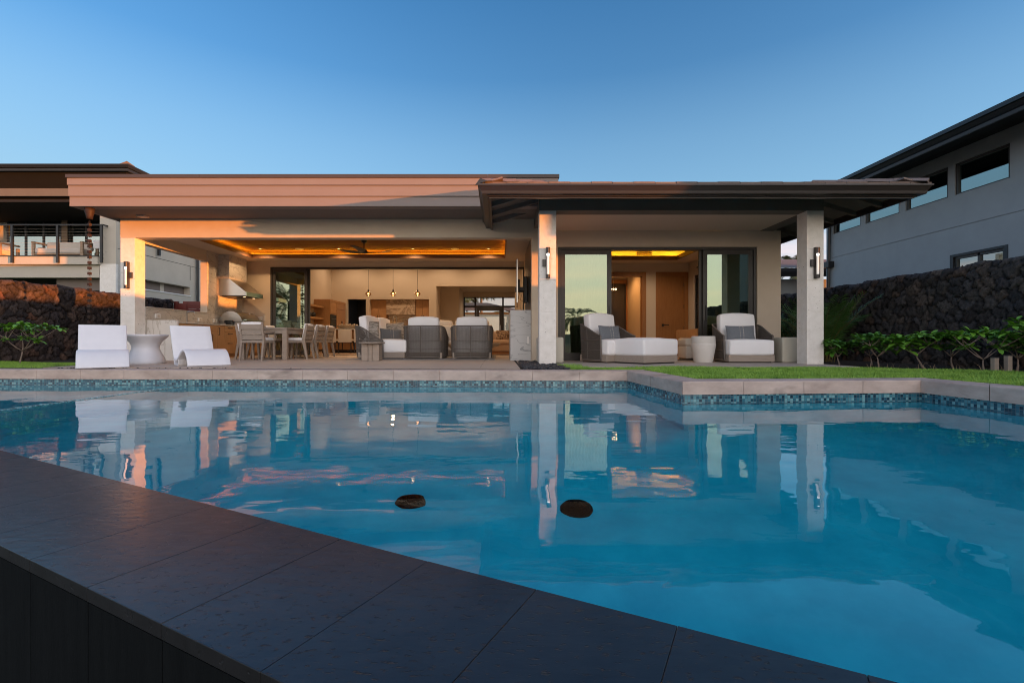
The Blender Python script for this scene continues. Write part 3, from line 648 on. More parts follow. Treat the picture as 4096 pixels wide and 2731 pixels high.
# left side wall with its open window
m = MB()
m.box(-7.61, -7.452, 10.325, 12.5, .2, 1.35); m.box(-7.61, -7.452, 12.5, 14.2, .2, 3.14); m.box(-7.61, -7.452, 10.325, 12.5, 2.697, 3.14); m.build('wall', STUCCO, V)
m = MB(); m.box(-7.452, -7.44, 10.325, 12.5, .2, 1.35); m.box(-7.452, -7.44, 12.5, 14.2, .2, 2.95); m.build('stone_backsplash', MARB, V)
m = MB(); m.rbox(-7.65, -7.42, 10.325, 12.52, 1.351, 1.375, .005, n=1); m.build('window_ledge', MARB, V)
# back wall of the lanai and its wide opening
m = MB(); m.box(-7.45, -6.62, 14.2, 14.36, .2, 4.4); m.box(-6.62, .9, 14.2, 14.36, 2.79, 4.4); m.build('wall', STUCCO, V)
m = MB(); m.box(.74, .98, 10.3, 14.2, .2, 3.14); m.build('wall', STUCCO, V)
m = MB(); m.box(.705, .738, 10.45, 13.1, .9, 2.94); m.build('slate_wall_panel', DSTONE, V)
sd = MB(); sd.box(-6.615, .74, 14.19, 14.35, 2.735, 2.788); sd.box(-6.615, -6.56, 14.19, 14.35, FZ, 2.735); sd.box(.70, .74, 14.19, 14.35, FZ, 2.735); sd.box(-6.56, .7, 14.2, 14.34, FZ - .01, FZ + .012)
sd = sd.build('door_track', FRAME, V)
def door_panel(x0, x1, y, z0, z1, st=.085, par=None, handle=None, glassm=None):
    m = MB(); m.box(x0, x0 + st, y, y + .045, z0, z1); m.box(x1 - st, x1, y, y + .045, z0, z1); m.box(x0 + st, x1 - st, y, y + .045, z1 - st, z1); m.box(x0 + st, x1 - st, y, y + .045, z0, z0 + st * 1.6)
    f = m.build('sliding_door', FRAME, par)
    g = MB(); g.box(x0 + st, x1 - st, y + .016, y + .028, z0 + st * 1.6, z1 - st); g.build('glass', glassm or GLASS, f)
    if handle is not None:
        h = MB(); h.box(handle - .012, handle + .012, y - .02, y, 1.05, 1.40); h.box(handle - .006, handle + .006, y - .032, y - .02, 1.09, 1.36); h.build('handle', BLACK, f)
    return f
door_panel(-6.555, -5.55, 14.205, FZ + .015, 2.733, par=V)
door_panel(-6.50, -5.50, 14.27, FZ + .015, 2.733, par=V)
# interior of the great room
m = MB(); m.box(-7.6, 1.2, 14.36, 27, .1, FZ - .002); m.build('interior_floor', INFLOOR, V)
m = MB(); m.box(-7.5, -7.35, 14.36, 21.6, .2, 4.4); m.build('wall', PLASTER, V)
m = MB(); yk = 21.5
m.box(-7.35, -6.64, yk, yk + .15, .2, 4.4); m.box(-6.64, -5.83, yk, yk + .15, 2.49, 4.4); m.box(-5.83, -5.67, yk, yk + .75, .2, 4.4); m.box(-5.67, -3.06, yk, yk + .75, 2.49, 4.4)
m.box(-3.06, -2.74, yk, yk + .75, .2, 4.4); m.box(-2.74, .71, yk, yk + .15, 3.06, 4.4); m.box(.71, 1.2, yk, yk + .15, .2, 4.4); m.box(-5.67, -3.06, yk + .62, yk + .75, .2, 2.49)
m.build('kitchen_wall', PLASTER, V)
m = MB(); m.box(-7.35, -5.6, 23.2, 23.3, .2, 3); m.box(-6.8, -6.70, yk + .15, 23.2, .2, 3); m.box(-6.8, -5.7, yk + .15, 23.2, 2.6, 2.7); m.build('pantry_wall', DARK, V)
m = MB(); m.box(1.0, 1.15, 14.36, 21.5, .2, 4.4); m.box(.93, 1.05, 21.65, 26, .2, 3.5); m.build('wall', PLASTER, V)
m = MB(); m.box(-7.5, 1.2, 14.2, 21.65, 4.4, 4.5); m.build('ceiling', PLASTER, V)
m = MB(); m.box(-2.9, 1.1, 21.65, 26, 3.22, 3.3); m.box(-2.9, -2.72, 21.65, 26, .2, 3.3); m.box(-2.72, -1.86, 23.0, 23.15, .2, 3.3); m.box(-1.98, -1.86, 23.15, 26, .2, 3.3); m.box(-1.86, .95, 25.95, 26.1, 2.99, 3.3); m.build('hall_wall', PLASTER, V)
# entry glazing
eg = MB(); xs = [-1.84, -1.235, .225, .89]
for x_ in xs: eg.box(x_ - .045, x_ + .045, 25.97, 26.06, FZ, 2.985)
eg.box(-1.84, .89, 25.97, 26.06, 2.94, 2.985); eg.box(-1.84, .89, 25.965, 26.065, 2.43, 2.53); eg = eg.build('entry_frame', FRAME, V)
g = MB(); g.box(-1.8, .85, 26.0, 26.01, FZ, 2.95); g.build('entry_glass', GLASSC, V)
dm = MB()
for a, b, c, d in [(-1.18, -1.03, FZ, 2.42), (.03, .18, FZ, 2.42), (-1.03, .03, 2.26, 2.42), (-1.03, .03, FZ, .5)]: dm.box(a, b, 25.93, 25.965, c, d)
dm = dm.build('entry_door', FRAME, V); h = MB(); h.box(.06, .09, 25.88, 25.93, 1.0, 1.5); h.build('handle', STEEL, dm)
# ---------------- right wing
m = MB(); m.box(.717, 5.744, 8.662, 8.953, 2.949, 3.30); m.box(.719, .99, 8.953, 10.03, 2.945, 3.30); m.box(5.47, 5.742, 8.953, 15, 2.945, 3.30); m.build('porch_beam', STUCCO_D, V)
m = MB(); m.box(.99, 5.47, 8.953, 10.25, 2.952, 2.98); m.build('porch_ceiling', CEIL, V)
m = MB(); wy = 10.25; sx0, sx1, sz1 = 1.24, 5.41, 2.615
m.box(.98, sx0, wy, wy + .16, .2, 2.95); m.box(sx1, 5.9, wy, wy + .16, .2, 2.95); m.box(sx0, sx1, wy, wy + .16, sz1, 2.95); m.box(5.78, 5.9, wy + .16, 15, .2, 3.1); m.build('wall', STUCCO, V)
m = MB(); m.box(sx0 + .002, sx1 - .002, wy + .03, wy + .18, sz1 - .055, sz1 - .002); m.box(sx0 + .002, sx0 + .06, wy + .03, wy + .18, FZ, sz1 - .055); m.box(sx1 - .06, sx1 - .002, wy + .03, wy + .18, FZ, sz1 - .055); m.box(sx0, sx1, wy + .02, wy + .19, FZ - .02, FZ + .015)
m.build('door_track', FRAME, V)
xo = lambda px: X(px, 10.3)
door_panel(1.305, xo(2446), wy + .05, FZ + .018, sz1 - .058, par=V, st=.09, handle=xo(2438))
door_panel(xo(2812), 5.34, wy + .05, FZ + .018, sz1 - .058, par=V, st=.09, handle=xo(2824))
door_panel(xo(2800), 5.30, wy + .11, FZ + .018, sz1 - .058, par=V, st=.07)
# bedroom
m = MB(); m.box(.95, 5.3, wy + .16, 13.5, .1, FZ - .002); m.box(.95, 5.3, 13.5, 17.6, .1, FZ - .002); m.build('interior_floor', INFLOOR, V)
bz = Zc(2.15); yb = 13.5; d0, d1 = X(2623, yb), X(2752, yb); e0, e1 = X(2400, yb), X(2584, yb); dt = Zc(1.91)
m = MB(); m.box(e1, d0, yb, yb + .12, .2, dt); m.box(d1, 5.23, yb, yb + .12, .2, dt); m.box(.95, 5.23, yb, yb + .12, dt, bz); m.box(.95, e0, yb, yb + .12, .2, dt)
m.box(.90, .98, wy + .16, yb, .2, 2.95); m.build('bedroom_wall', PLASTER, V)
m = MB(); m.box(5.23, 5.33, wy + .16, 12.55, .2, bz); m.box(5.23, 5.33, 13.12, 13.62, .2, bz); m.box(5.23, 5.33, 12.55, 13.12, .2, Zc(.3)); m.box(5.23, 5.33, 12.55, 13.12, Zc(1.76), bz); m.build('bedroom_wall', PLASTER, V)
m = MB(); bw = [(12.55, 12.61), (13.06, 13.12)]
for a, b in bw: m.box(5.26, 5.31, a, b, Zc(.3), Zc(1.76))
m.box(5.26, 5.31, 12.61, 13.06, Zc(1.70), Zc(1.76)); m.box(5.26, 5.31, 12.61, 13.06, Zc(.3), Zc(.36)); m.box(5.262, 5.308, 12.61, 13.06, Zc(1.0), Zc(1.04)); wf = m.build('window', BLACK, V); g = MB(); g.box(5.28, 5.29, 12.61, 13.06, Zc(.36), Zc(1.70)); g.build('pane', GLASSC, wf)
tx1, ty1 = 4.70, 12.9
m = MB(); m.box(.95, 1.4, wy + .16, yb, bz, bz + .03); m.box(tx1, 5.3, wy + .16, yb, bz, bz + .03); m.box(1.4, tx1, ty1, yb, bz, bz + .03); m.box(1.4, tx1, wy + .16, 11.0, bz, bz + .03); m.build('bedroom_ceiling', PLASTER, V)
m = MB()
for (a, b, c, d) in [(1.4, 1.43, 11.0, ty1), (tx1 - .03, tx1, 11.0, ty1), (1.43, tx1 - .03, ty1 - .03, ty1), (1.43, tx1 - .03, 11.0, 11.03)]: m.box(a, b, c, d, bz - .012, bz + .10)
m.build('tray_trim', TRIM, V)
m = MB(); m.box(1.2, 5.0, 10.8, 13.2, bz + .42, bz + .45); m.build('wood_tray_ceiling', WCEIL, V)
COVEW = mk('cove_paint', (.62, .5, .3), None, rough=.9)
m = MB(); m.box(1.2, 5.0, 13.17, 13.2, bz + .03, bz + .42); m.box(4.97, 5.0, 10.8, 13.17, bz + .03, bz + .42); m.box(1.17, 1.2, 10.8, 13.17, bz + .03, bz + .42); m.build('cove_wall', COVEW, V)
m = MB(); m.box(1.5, 4.85, 13.0, 13.02, bz + .034, bz + .044); m.box(4.84, 4.86, 11, 13, bz + .034, bz + .044); m.box(1.3, 1.32, 11, 13, bz + .034, bz + .044); m.build('cove_light_strip', LEDG, V)
m = MB()
for k in range(4): m.box(X(2547, 13.15), X(2608, 13.15), 13.15, 13.168, Zc(2.27) + k * .05, Zc(2.27) + k * .05 + .016)
m.build('air_vent', BLACK, V)
m = MB(); m.box(5.205, 5.23, 11.0, 12.9, Zc(1.93), Zc(1.96)); m.build('air_slot', BLACK, V)
# bedroom doors
def casing(x0, x1, y, z1, w_, par, nm='door_frame'):
    m = MB(); m.box(x0, x0 + w_, y - .02, y + .13, FZ, z1); m.box(x1 - w_, x1, y - .02, y + .13, FZ, z1); m.box(x0 + w_, x1 - w_, y - .02, y + .13, z1 - w_, z1); return m.build(nm, OAKD, par)
casing(d0, d1, yb, dt, .11, V)
m = MB(); m.box(d0 + .11, d1 - .11, yb + .01, yb + .05, FZ, dt - .11); dd = m.build('door', OAKD, V)
m = MB(); hx = d0 + .20; m.box(hx - .03, hx + .03, yb - .008, yb + .01, 1.06, 1.12); m.box(hx - .01, hx + .15, yb - .05, yb - .035, 1.08, 1.10); m.cyl((hx, yb - .05, 1.09), (hx, yb, 1.09), .01); m.build('handle', BLACK, dd)
for z in (.55, .95, 1.55, 2.15): m = MB(); m.box(d1 - .118, d1 - .108, yb - .012, yb + .012, z, z + .1); m.build('hinge', BLACK, dd)
casing(e0, e1, yb, dt, .12, V)
yc = 15.6
m = MB(); m.box(.95, 5.3, yc, yc + .1, .2, 2.9); m.box(X(2584, yb) + .02, X(2584, yb) + .1, yb + .12, yc, .2, 2.9); m.build('bathroom_wall', PLASTER, V)
m = MB(); m.box(.95, 4.2, yb + .12, 17.6, 2.85, 2.9); m.build('ceiling', PLASTER, V)
m = MB(); f0 = X(2380, yc - .02); f1 = X(2503, yc - .02); m.box(f0, f1, yc - .02, yc - .005, FZ, Zc(1.85)); m.build('shower_panel', DSTONE, V)
casing(f0, X(2536, yc - .03), yc - .05, Zc(1.95), .12, V)
m = MB(); m.box(X(2505, yc - .1), X(2523, yc - .1), yc - .09, yc - .06, FZ, Zc(1.83)); m.build('open_door', OAKD, V)
# curtain behind the left door leaf
m = MB(); n_ = 80; pts = [(1.36 + i * (xo(2440) - 1.36) / n_, wy + .26 + .022 * math.sin(i * 1.1) + .01 * math.sin(i * .37)) for i in range(n_ + 1)]
for (a, b) in zip(pts, pts[1:]): m.quad((a[0], a[1], .27), (b[0], b[1], .27), (b[0], b[1], 2.6), (a[0], a[1], 2.6))
tag(m.build('curtain', SHEER, smooth=True), 'pale sheer curtain drawn behind the left glass door leaf of the porch', 'curtain')
# hip roof of the wing
xL, xR, yF = -.163, 6.62, 7.80
def loft(prof, name, mat, ybl, ybr, par=V):
    m = MB(); vs = []
    for (o, z) in prof: vs += [(xL - o, ybl, z), (xL - o, yF - o, z), (xR + o, yF - o, z), (xR + o, ybr, z)]
    n = len(prof); fs = []
    for i in range(n):
        j = (i + 1) % n
        for k in range(3): fs.append((i * 4 + k, i * 4 + k + 1, j * 4 + k + 1, j * 4 + k))
    fs += [tuple(i * 4 for i in range(n)), tuple(i * 4 + 3 for i in reversed(range(n)))]
    return m.add(vs, fs).build(name, mat, par, fixn=True)
YBL, YBR = 10.02, 15.5
loft([(0, 3.07), (0, 2.935), (.02, 2.935), (.024, 2.952), (.10, 2.955), (.105, 2.967), (.112, 3.0), (.15, 3.07), (.165, 3.075), (.165, 3.095), (.15, 3.095), (.14, 3.08), (.04, 3.08)], 'gutter', BRONZE, YBL, YBR)
loft([(-.005, 3.08), (-.04, 3.08), (-.04, 2.915), (-.005, 2.915)], 'fascia_board', BRONZE, YBL, YBR)
TS = .29
m = MB()      # sloped soffit and roof planes as mitred rings
def ring(o0, z0, o1, z1, yl, yr):
    vs = []
    for (o, z) in ((o0, z0), (o1, z1)): vs += [(xL - o, yl, z), (xL - o, yF - o, z), (xR + o, yF - o, z), (xR + o, yr, z)]
    m.add(vs, [(k, k + 1, k + 5, k + 4) for k in range(3)])
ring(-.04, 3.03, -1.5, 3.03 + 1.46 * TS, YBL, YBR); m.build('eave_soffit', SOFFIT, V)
m = MB()
for k in range(7):      # courses
    o0, o1 = .06 - k * .31, .06 - (k + 1) * .31 - .03; z0 = 3.125 + k * .31 * TS
    ring(o0, z0 + .03, o1, z0 + .34 * TS + .005, 10.0 + .0 * k, YBR); ring(o0, z0, o0, z0 + .03, 10.0, YBR)
m.build('roof_tiles', TILE, V)
m = MB(); k = 0; x = xL - .05
while x < xR + .02:
    m.box(x, x + .325, 0, .36, 0, .026, M=T(0, yF - .085, 3.118 + (.006 if k % 2 else 0), 0, math.atan(TS))); x += .335; k += 1
for k in range(0, 8):
    m.box(-.18, .18, 0, .325, 0, .026, M=T(xL - .085, 7.9 + k * .335, 3.118, -PI / 2, 0) @ Matrix.Rotation(math.atan(TS), 4, 'X')); m.box(-.16, .16, 0, .325, 0, .026, M=T(xR + .085, 7.9 + k * .335, 3.118, PI / 2, 0) @ Matrix.Rotation(math.atan(TS), 4, 'X'))
m.build('eave_tiles', TILE, V)
m = MB(); m.box(xL - .03, xR + .03, yF - .06, yF - .02, 3.09, 3.125)
for k in range(46): m.box(xL + .02 + k * .148, xL + .075 + k * .148, yF - .066, yF - .06, 3.10, 3.108)
m.build('eave_closure', BLACK, V)
m = MB()
for sx, dx_ in ((xL - .08, 1), (xR + .08, -1)):
    for k in range(4):
        m = MB(); M_ = T(sx + dx_ * (.10 + k * .27), yF - .08 + .10 + k * .27, 3.165 + (.10 + k * .27) * TS, math.atan2(1, dx_)) @ Matrix.Rotation(-math.atan(TS / 1.414) - .06, 4, 'Y')
        m.add([(-.2, -.14, -.02), (-.2, 0, .055), (-.2, .14, -.02), (.24, -.10, -.02), (.24, 0, .04), (.24, .10, -.02)], [(0, 1, 4, 3), (1, 2, 5, 4), (0, 2, 1), (3, 4, 5)], M_); m.build('hip_cap', TILE, V)
m = MB()
for y in (8.45, 9.05, 9.65, 10.25, 10.85, 11.45):
    for (xa, xb, s_) in ((xL + .04, .73, 1), (xR - .04, 5.74, -1)):
        if s_ == 1 and y > 10: continue
        m = MB(); z0 = 3.025; z1 = 3.025 + abs(xb - xa) * TS; vs = []
        for (x_, z_) in ((xa, z0), (xb, z1)):
            for (dy_, dz_) in ((-.035, -.075), (.035, -.075), (.035, .01), (-.035, .01)): vs.append((x_, y + dy_, z_ + dz_))
        m.add(vs, [(0, 1, 5, 4), (1, 2, 6, 5), (2, 3, 7, 6), (3, 0, 4, 7), (0, 3, 2, 1), (4, 5, 6, 7)]); m.build('rafter', SOFFIT, V)
m = MB(); m.box(.99, 5.47, 8.95, 15.5, 3.2, 3.3); m.build('roof_deck', BRZ2, V)

# ------------------------------------------------------------------ neighbouring houses
L1 = thing('neighbour_house', 'cream two storey house behind the left lava wall with a cable railed balcony', 'house', (-17, 20, 0), world=True)
m = MB(); wx = -12.6
def sidewall(m, y0, y1, z0, z1): m.box(wx - .25, wx, y0, y1, z0, z1)
sidewall(m, 16.2, 26, 0, Zc(1.87)); sidewall(m, 16.2, 26, Zc(2.21), Zc(4.6)); sidewall(m, 20.0, 26, Zc(1.87), Zc(2.21)); sidewall(m, 16.2, 16.9, Zc(1.87), Zc(2.21))
m.box(wx - 9, wx - .25, 18.6, 18.8, 0, 5.6); m.build('wall', LSTUC, L1)
m = MB()
for (y0, y1, z) in [(16.2, 26, Zc(3.06))]: m.box(wx - .01, wx + .004, y0, y1, z, z + .018)
m.box(wx - .01, wx + .004, 19.99, 20.02, Zc(2.5), Zc(3.06)); m.build('wall_groove', DARK, L1)
m = MB(); m.box(wx - .3, wx + .03, 16.6, 20.0, Zc(1.83), Zc(1.868)); m.build('recess_sill', PLASTICW, L1)
m = MB(); m.box(wx - 2.2, wx - .26, 16.4, 20.2, Zc(1.7), Zc(2.6)); m.build('recess_room', SOFFIT, L1)
m = MB(); m.rbox(-13.13, -12.6, 16.12, 16.45, .2, Zc(2.55), .005, n=1); m.build('stone_pillar', TRAV, L1)
m = MB(); m.box(-13.13, -12.602, 16.13, 16.5, Zc(2.55), Zc(4.6)); m.build('upper_pillar', LSTUC, L1)
m = MB(); m.box(-24, -13.1, 16.0, 18.6, Zc(2.52), Zc(2.775)); m.build('balcony_slab', LSTUC, L1)
m = MB(); m.box(-24, -13.15, 16.12, 16.35, Zc(2.10), Zc(2.518)); m.build('balcony_beam', LSTUC, L1)
m = MB(); m.box(-24, -13.08, 15.97, 18.6, Zc(2.777), Zc(2.80)); m.build('balcony_cap', GUT, L1)
rl = MB()
for px in (-130, 48, 230, 405): x_ = X(px, 15.95); rl.box(x_ - .035, x_ + .035, 15.93, 15.99, Zc(2.56), Zc(3.79))
rl.box(X(-130, 15.95), X(415, 15.95), 15.92, 16.0, Zc(3.775), Zc(3.81)); rl.box(X(412, 15.95) - .03, X(412, 15.95) + .03, 15.96, 18.5, Zc(3.775), Zc(3.81)); rl = rl.build('railing', BLACK, L1)
m = MB()
for k in range(10): z_ = Zc(2.86) + k * .088; m.cyl((X(-130, 15.95), 15.96, z_), (X(405, 15.95), 15.96, z_), .002, n=5); m.cyl((X(411, 15.95), 15.98, z_), (X(411, 15.95), 18.5, z_), .002, n=5)
m.build('cable', CEIL, rl)
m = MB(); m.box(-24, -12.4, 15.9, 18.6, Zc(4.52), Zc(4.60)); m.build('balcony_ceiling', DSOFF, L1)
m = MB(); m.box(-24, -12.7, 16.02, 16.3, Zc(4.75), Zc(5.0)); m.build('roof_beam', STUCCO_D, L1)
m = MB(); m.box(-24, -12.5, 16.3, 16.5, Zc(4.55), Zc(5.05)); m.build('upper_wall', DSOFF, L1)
# windows behind balcony
def winbox(x0, x1, y, z0, z1, par, n=2, nm='window', gm=None, fr=.07):
    m = MB(); m.box(x0, x1, y, y + .06, z0, z0 + fr); m.box(x0, x1, y, y + .06, z1 - fr, z1)
    for i in range(n + 1): xx = x0 + (x1 - x0 - fr) * i / n; m.box(xx, xx + fr, y + .001, y + .059, z0 + fr, z1 - fr)
    f = m.build(nm, BLACK, par); g = MB(); g.box(x0 + fr / 2, x1 - fr / 2, y + .025, y + .035, z0 + fr / 2, z1 - fr / 2); g.build('pane', gm or GLASSN, f); return f
winbox(X(29, 18.5), X(250, 18.5), 18.48, Zc(2.8), Zc(4.75), L1, 3)
winbox(X(272, 18.5), X(420, 18.5), 18.47, Zc(2.8), Zc(4.95), L1, 2)
m = MB()
for k in range(16): m.box(X(250, 18.4), X(272, 18.4), 18.36, 18.40, Zc(2.8) + k * .14, Zc(2.8) + k * .14 + .132)
m.build('slat_post', SLATW, L1)
for (a, b) in ((X(128, 18.58), X(205, 18.58)), (X(385, 18.58), X(415, 18.58))):
    n_ = 24; m = MB()
    for i in range(n_): x0_, x1_ = a + (b - a) * i / n_, a + (b - a) * (i + 1) / n_; m.quad((x0_, 18.56 + .015 * (i % 2), Zc(2.8)), (x1_, 18.56 + .015 * ((i + 1) % 2), Zc(2.8)), (x1_, 18.56 + .015 * ((i + 1) % 2), Zc(4.7)), (x0_, 18.56 + .015 * (i % 2), Zc(4.7)))
    m.build('curtain', CURT, L1)
m = MB(); m.box(-24, -13.2, 18.55, 18.59, 0, Zc(2.5)); m.build('ground_floor_wall', DSTONE, L1)
# roof with mitred gutter at its front right corner
def hipgutter(par, cx, cy, z, left_x, back_y, mat, h=.28, r=.12):
    m = MB(); prof = [(0, z - h), (r * .35, z - h), (r * .4, z - h * .62), (r * .75, z - h * .55), (r, z - .03), (r, z), (0, z)]
    vs = []
    for (o, zz) in prof: vs += [(left_x, cy - o, zz), (cx + o, cy - o, zz), (cx + o, back_y, zz)]
    n = len(prof); fs = []
    for i in range(n):
        j = (i + 1) % n
        for k in range(2): fs.append((i * 3 + k, i * 3 + k + 1, j * 3 + k + 1, j * 3 + k))
    m.add(vs, fs); return m.build('gutter', mat, par, fixn=True)
hipgutter(L1, -11.9, 15.7, Zc(5.65), -26, 28, GUT, h=.20)
m = MB(); ex, ey = -11.86, 15.66; z0 = Zc(5.67)
m.add([(-26, ey, z0), (ex, ey, z0), (ex, 30, z0), (ex - 4, ey + 4, z0 + 1.05), (-26, ey + 4, z0 + 1.05), (ex - 4, 30, z0 + 1.05)], [(0, 1, 3, 4), (1, 2, 5, 3)])
m.add([(-26, ey, z0 - .03), (ex, ey, z0 - .03), (ex, 30, z0 - .03)], []); m.build('roof', TILE, L1)
m = MB(); m.add([(-26, 15.75, Zc(5.47)), (-11.95, 15.75, Zc(5.47)), (-11.95, 30, Zc(5.47)), (-12.6, 16.35, Zc(5.05)), (-26, 16.35, Zc(5.05)), (-12.6, 30, Zc(5.05))], [(0, 1, 3, 4), (1, 2, 5, 3)]); m.build('eave_soffit', DSOFF, L1)
m = MB(); m.box(-12.62, -12.6, 16.4, 26, Zc(4.5), Zc(5.1)); m.build('upper_wall_side', LSTUC, L1)
for k in range(3):
    pass
m = MB(); m.add([(ex - .25, ey - .02, z0), (ex + .06, ey + .25, z0), (ex - .1, ey + .1, z0 + .13), (ex - .65, ey + .38, z0 + .1), (ex - .35, ey + .68, z0 + .1), (ex - .5, ey + .5, z0 + .22)], [(0, 1, 2), (0, 2, 5, 3), (1, 4, 5, 2)]); m.build('hip_cap', BRZ2, L1)
# side window, corner post and downspout seen through the lanai window
m = MB(); y0, y1 = 17.2, 17.75; m.box(-12.6, -12.56, y0 - .9, y1, Zc(3.55), Zc(3.6)); m.box(-12.6, -12.56, y1 - .06, y1, Zc(3.6), Zc(4.5)); sw = m.build('window', BLACK, L1); g = MB(); g.box(-12.6, -12.585, y0 - .9, y1 - .06, Zc(3.6), Zc(4.5)); g.build('pane', GLASSN, sw)
m = MB(); m.box(-12.53, -12.45, 17.98, 18.06, Zc(3.15), Zc(4.4)); m.build('rail_post', BLACK, L1)
m = MB(); m.cyl((-12.5, 20.35, .3), (-12.5, 20.35, Zc(4.5)), .05); m.build('downspout', GUT, L1)
# balcony furniture
def bsofa(name, x0, x1, y, z, label, cat):
    s_ = thing(name, label, cat, ((x0 + x1) / 2, y + .4, z)); W_ = (x1 - x0) / 2; m = MB()
    for sx in (-1, 1):
        m.rbox(sx * W_ - .05, sx * W_ + .05, -.4, -.32, 0, .62, .008, n=1); m.rbox(sx * W_ - .05, sx * W_ + .05, .32, .4, 0, .55, .008, n=1); m.rbox(sx * W_ - .05, sx * W_ + .05, -.42, .42, .62, .68, .008, n=1)
    m.rbox(-W_, W_, -.38, .38, .16, .22, .008, n=1); m.build('frame', SLATW, s_)
    m = MB(); m.rbox(-W_ + .06, W_ - .06, -.4, .2, .22, .42, .05, puff=.04); m.build('seat_cushion', CUSHC, s_, smooth=True)
    m = MB(); m.rbox(-W_ + .06, W_ - .06, .1, .3, .40, .74, .07, puff=.05); m.build('back_cushion', CUSHC, s_, smooth=True); return s_
L1.location = (-19.55, 23, -.096); L1.scale = (1.15, 1.15, 1.15)  # house scaled up about the camera; location chosen to keep its image outline
bz_ = Zc(3.22)
bsofa('balcony_sofa', X(178, 19.6), X(368, 19.6), 19.1, bz_, 'long wooden sofa with cream cushions on the left balcony', 'sofa')
bsofa('balcony_armchair', X(-30, 19.6), X(36, 19.6), 19.2, bz_, 'cream cushioned armchair at the far left end of the balcony', 'armchair')
bt = thing('side_table', 'small black round table behind the balcony sofa', 'side table', (X(180, 20.5), 20.5, bz_)); m = MB(); m.lathe([(.22, .62), (.24, .64), (.22, .66)], 24); m.build('table_top', BLACK, bt); m = MB(); m.cyl((0, 0, 0), (0, 0, .62), .02); m.lathe([(.16, 0), (.15, .015), (.02, .02)], 20); m.build('pedestal', BLACK, bt)
m = MB(); m.rbox(-.14, .14, -.03, .03, 0, .3, .028, puff=.03, M=T(X(392, 19.0), 19.0, bz_ + .38, .4, .1)); tag(m.build('blanket', CUSH, smooth=True), 'white throw blanket draped at the end of the balcony sofa', 'blanket')
# red wooden gate
gt = thing('wooden_gate', 'dark red stained wooden gate beyond the lanai window', 'gate', (-9.3, 15.1, .2), world=True)
gz = .637 + (1365 - 1205) / FX * 15.1; m = MB()
for (a, b) in ((-10.0, -9.88), (-9.72, -9.60), (-8.4, -8.28)): m.box(a, b, 15.08, 15.16, .2, gz)
m.box(-9.6, -8.4, 15.09, 15.15, gz - .14, gz - .003); m.box(-9.6, -8.4, 15.09, 15.15, .25, .45); m.build('frame', REDW, gt)
m = MB()
for k in range(9): m.box(-9.6, -8.4, 15.10, 15.125, .46 + k * .148, .46 + k * .148 + .14)
m.box(-9.88, -9.72, 15.1, 15.13, .2, gz - .06); m.build('board_panel', REDW, gt)

R1 = thing('neighbour_house', 'grey stucco two storey house with a ribbon of upper windows behind the right lava wall', 'house', (13, 11, 0), world=True)
wx = 11.5; m = MB(); WF = 5.75; sill, head = Zc(3.68), Zc(4.47)
yy = lambda px: 11.5 * FX / (px - PX)
wins = [(yy(3442), yy(3331)), (yy(3597), yy(3462)), (yy(3792), yy(3622)), (yy(4040), yy(3819))]
m.box(wx, wx + .25, WF, 17.2, 0, Zc(1.35)); lw = (yy(4033), yy(3801)); m.box(wx, wx + .25, WF, lw[0], Zc(1.35), Zc(2.19)); m.box(wx, wx + .25, lw[1], 17.2, Zc(1.35), Zc(2.19))
m.box(wx, wx + .25, WF, 17.2, Zc(2.19), Zc(2.866)); m.box(wx, wx + .25, WF, 17.2, Zc(2.884), sill); m.box(wx + .02, wx + .24, WF + .02, 17.18, Zc(2.86), Zc(2.89)); m.box(wx, wx + .25, WF, 17.2, head, Zc(4.9))
ed = sorted([WF] + [q for w_ in wins for q in w_] + [17.2])
for i in range(0, len(ed), 2): m.box(wx, wx + .25, ed[i], ed[i + 1], sill, head)
m.box(wx + .05, wx + 4, 3.55, WF - .001, 2.72, 4.05); m.box(wx + .25, wx + 9, WF, WF + .25, 0, Zc(4.9)); m.box(wx + .25, wx + 9, 16.95, 17.2, 0, Zc(4.9)); m.build('wall', GREYST, R1)  # first box: unseen overhang added to keep sun off part of the gutter
def swin(y0, y1, z0, z1, par, fr=.06, split=False):
    m = MB(); m.box(wx + .03, wx + .12, y0, y0 + fr, z0, z1); m.box(wx + .03, wx + .12, y1 - fr, y1, z0, z1); m.box(wx + .03, wx + .12, y0 + fr, y1 - fr, z0, z0 + fr * .6); m.box(wx + .03, wx + .12, y0 + fr, y1 - fr, z1 - fr, z1)
    if split: m.box(wx + .03, wx + .12, (y0 + y1) / 2 - fr / 2, (y0 + y1) / 2 + fr / 2, z0, z1)
    f = m.build('window', FRAME, par); g = MB(); g.box(wx + .07, wx + .08, y0, y1, z0, z1); g.build('pane', GLASSN, f); return f
for (a, b) in wins: swin(a, b, sill, head, R1)
swin(lw[0] + .09, lw[1] - .09, Zc(1.35), Zc(2.13), R1, split=True)
m = MB(); m.box(wx - .012, wx + .02, lw[0], lw[1], Zc(2.13), Zc(2.19)); m.box(wx - .012, wx + .02, lw[0], lw[0] + .09, Zc(1.3), Zc(2.13)); m.box(wx - .012, wx + .02, lw[1] - .09, lw[1], Zc(1.3), Zc(2.13)); m.build('window_surround', GUT, R1)
m = MB(); m.box(wx + 3, wx + 3.1, WF + .3, 17, .2, Zc(4.9)); m.build('interior_wall', CEIL, R1)
gx = 10.1; m = MB(); prof = [(0, Zc(4.51)), (-.04, Zc(4.51)), (-.05, Zc(4.58)), (-.02, Zc(4.59)), (-.05, Zc(4.62)), (-.10, Zc(4.70)), (-.14, Zc(4.71)), (-.14, Zc(4.79)), (0, Zc(4.79))]
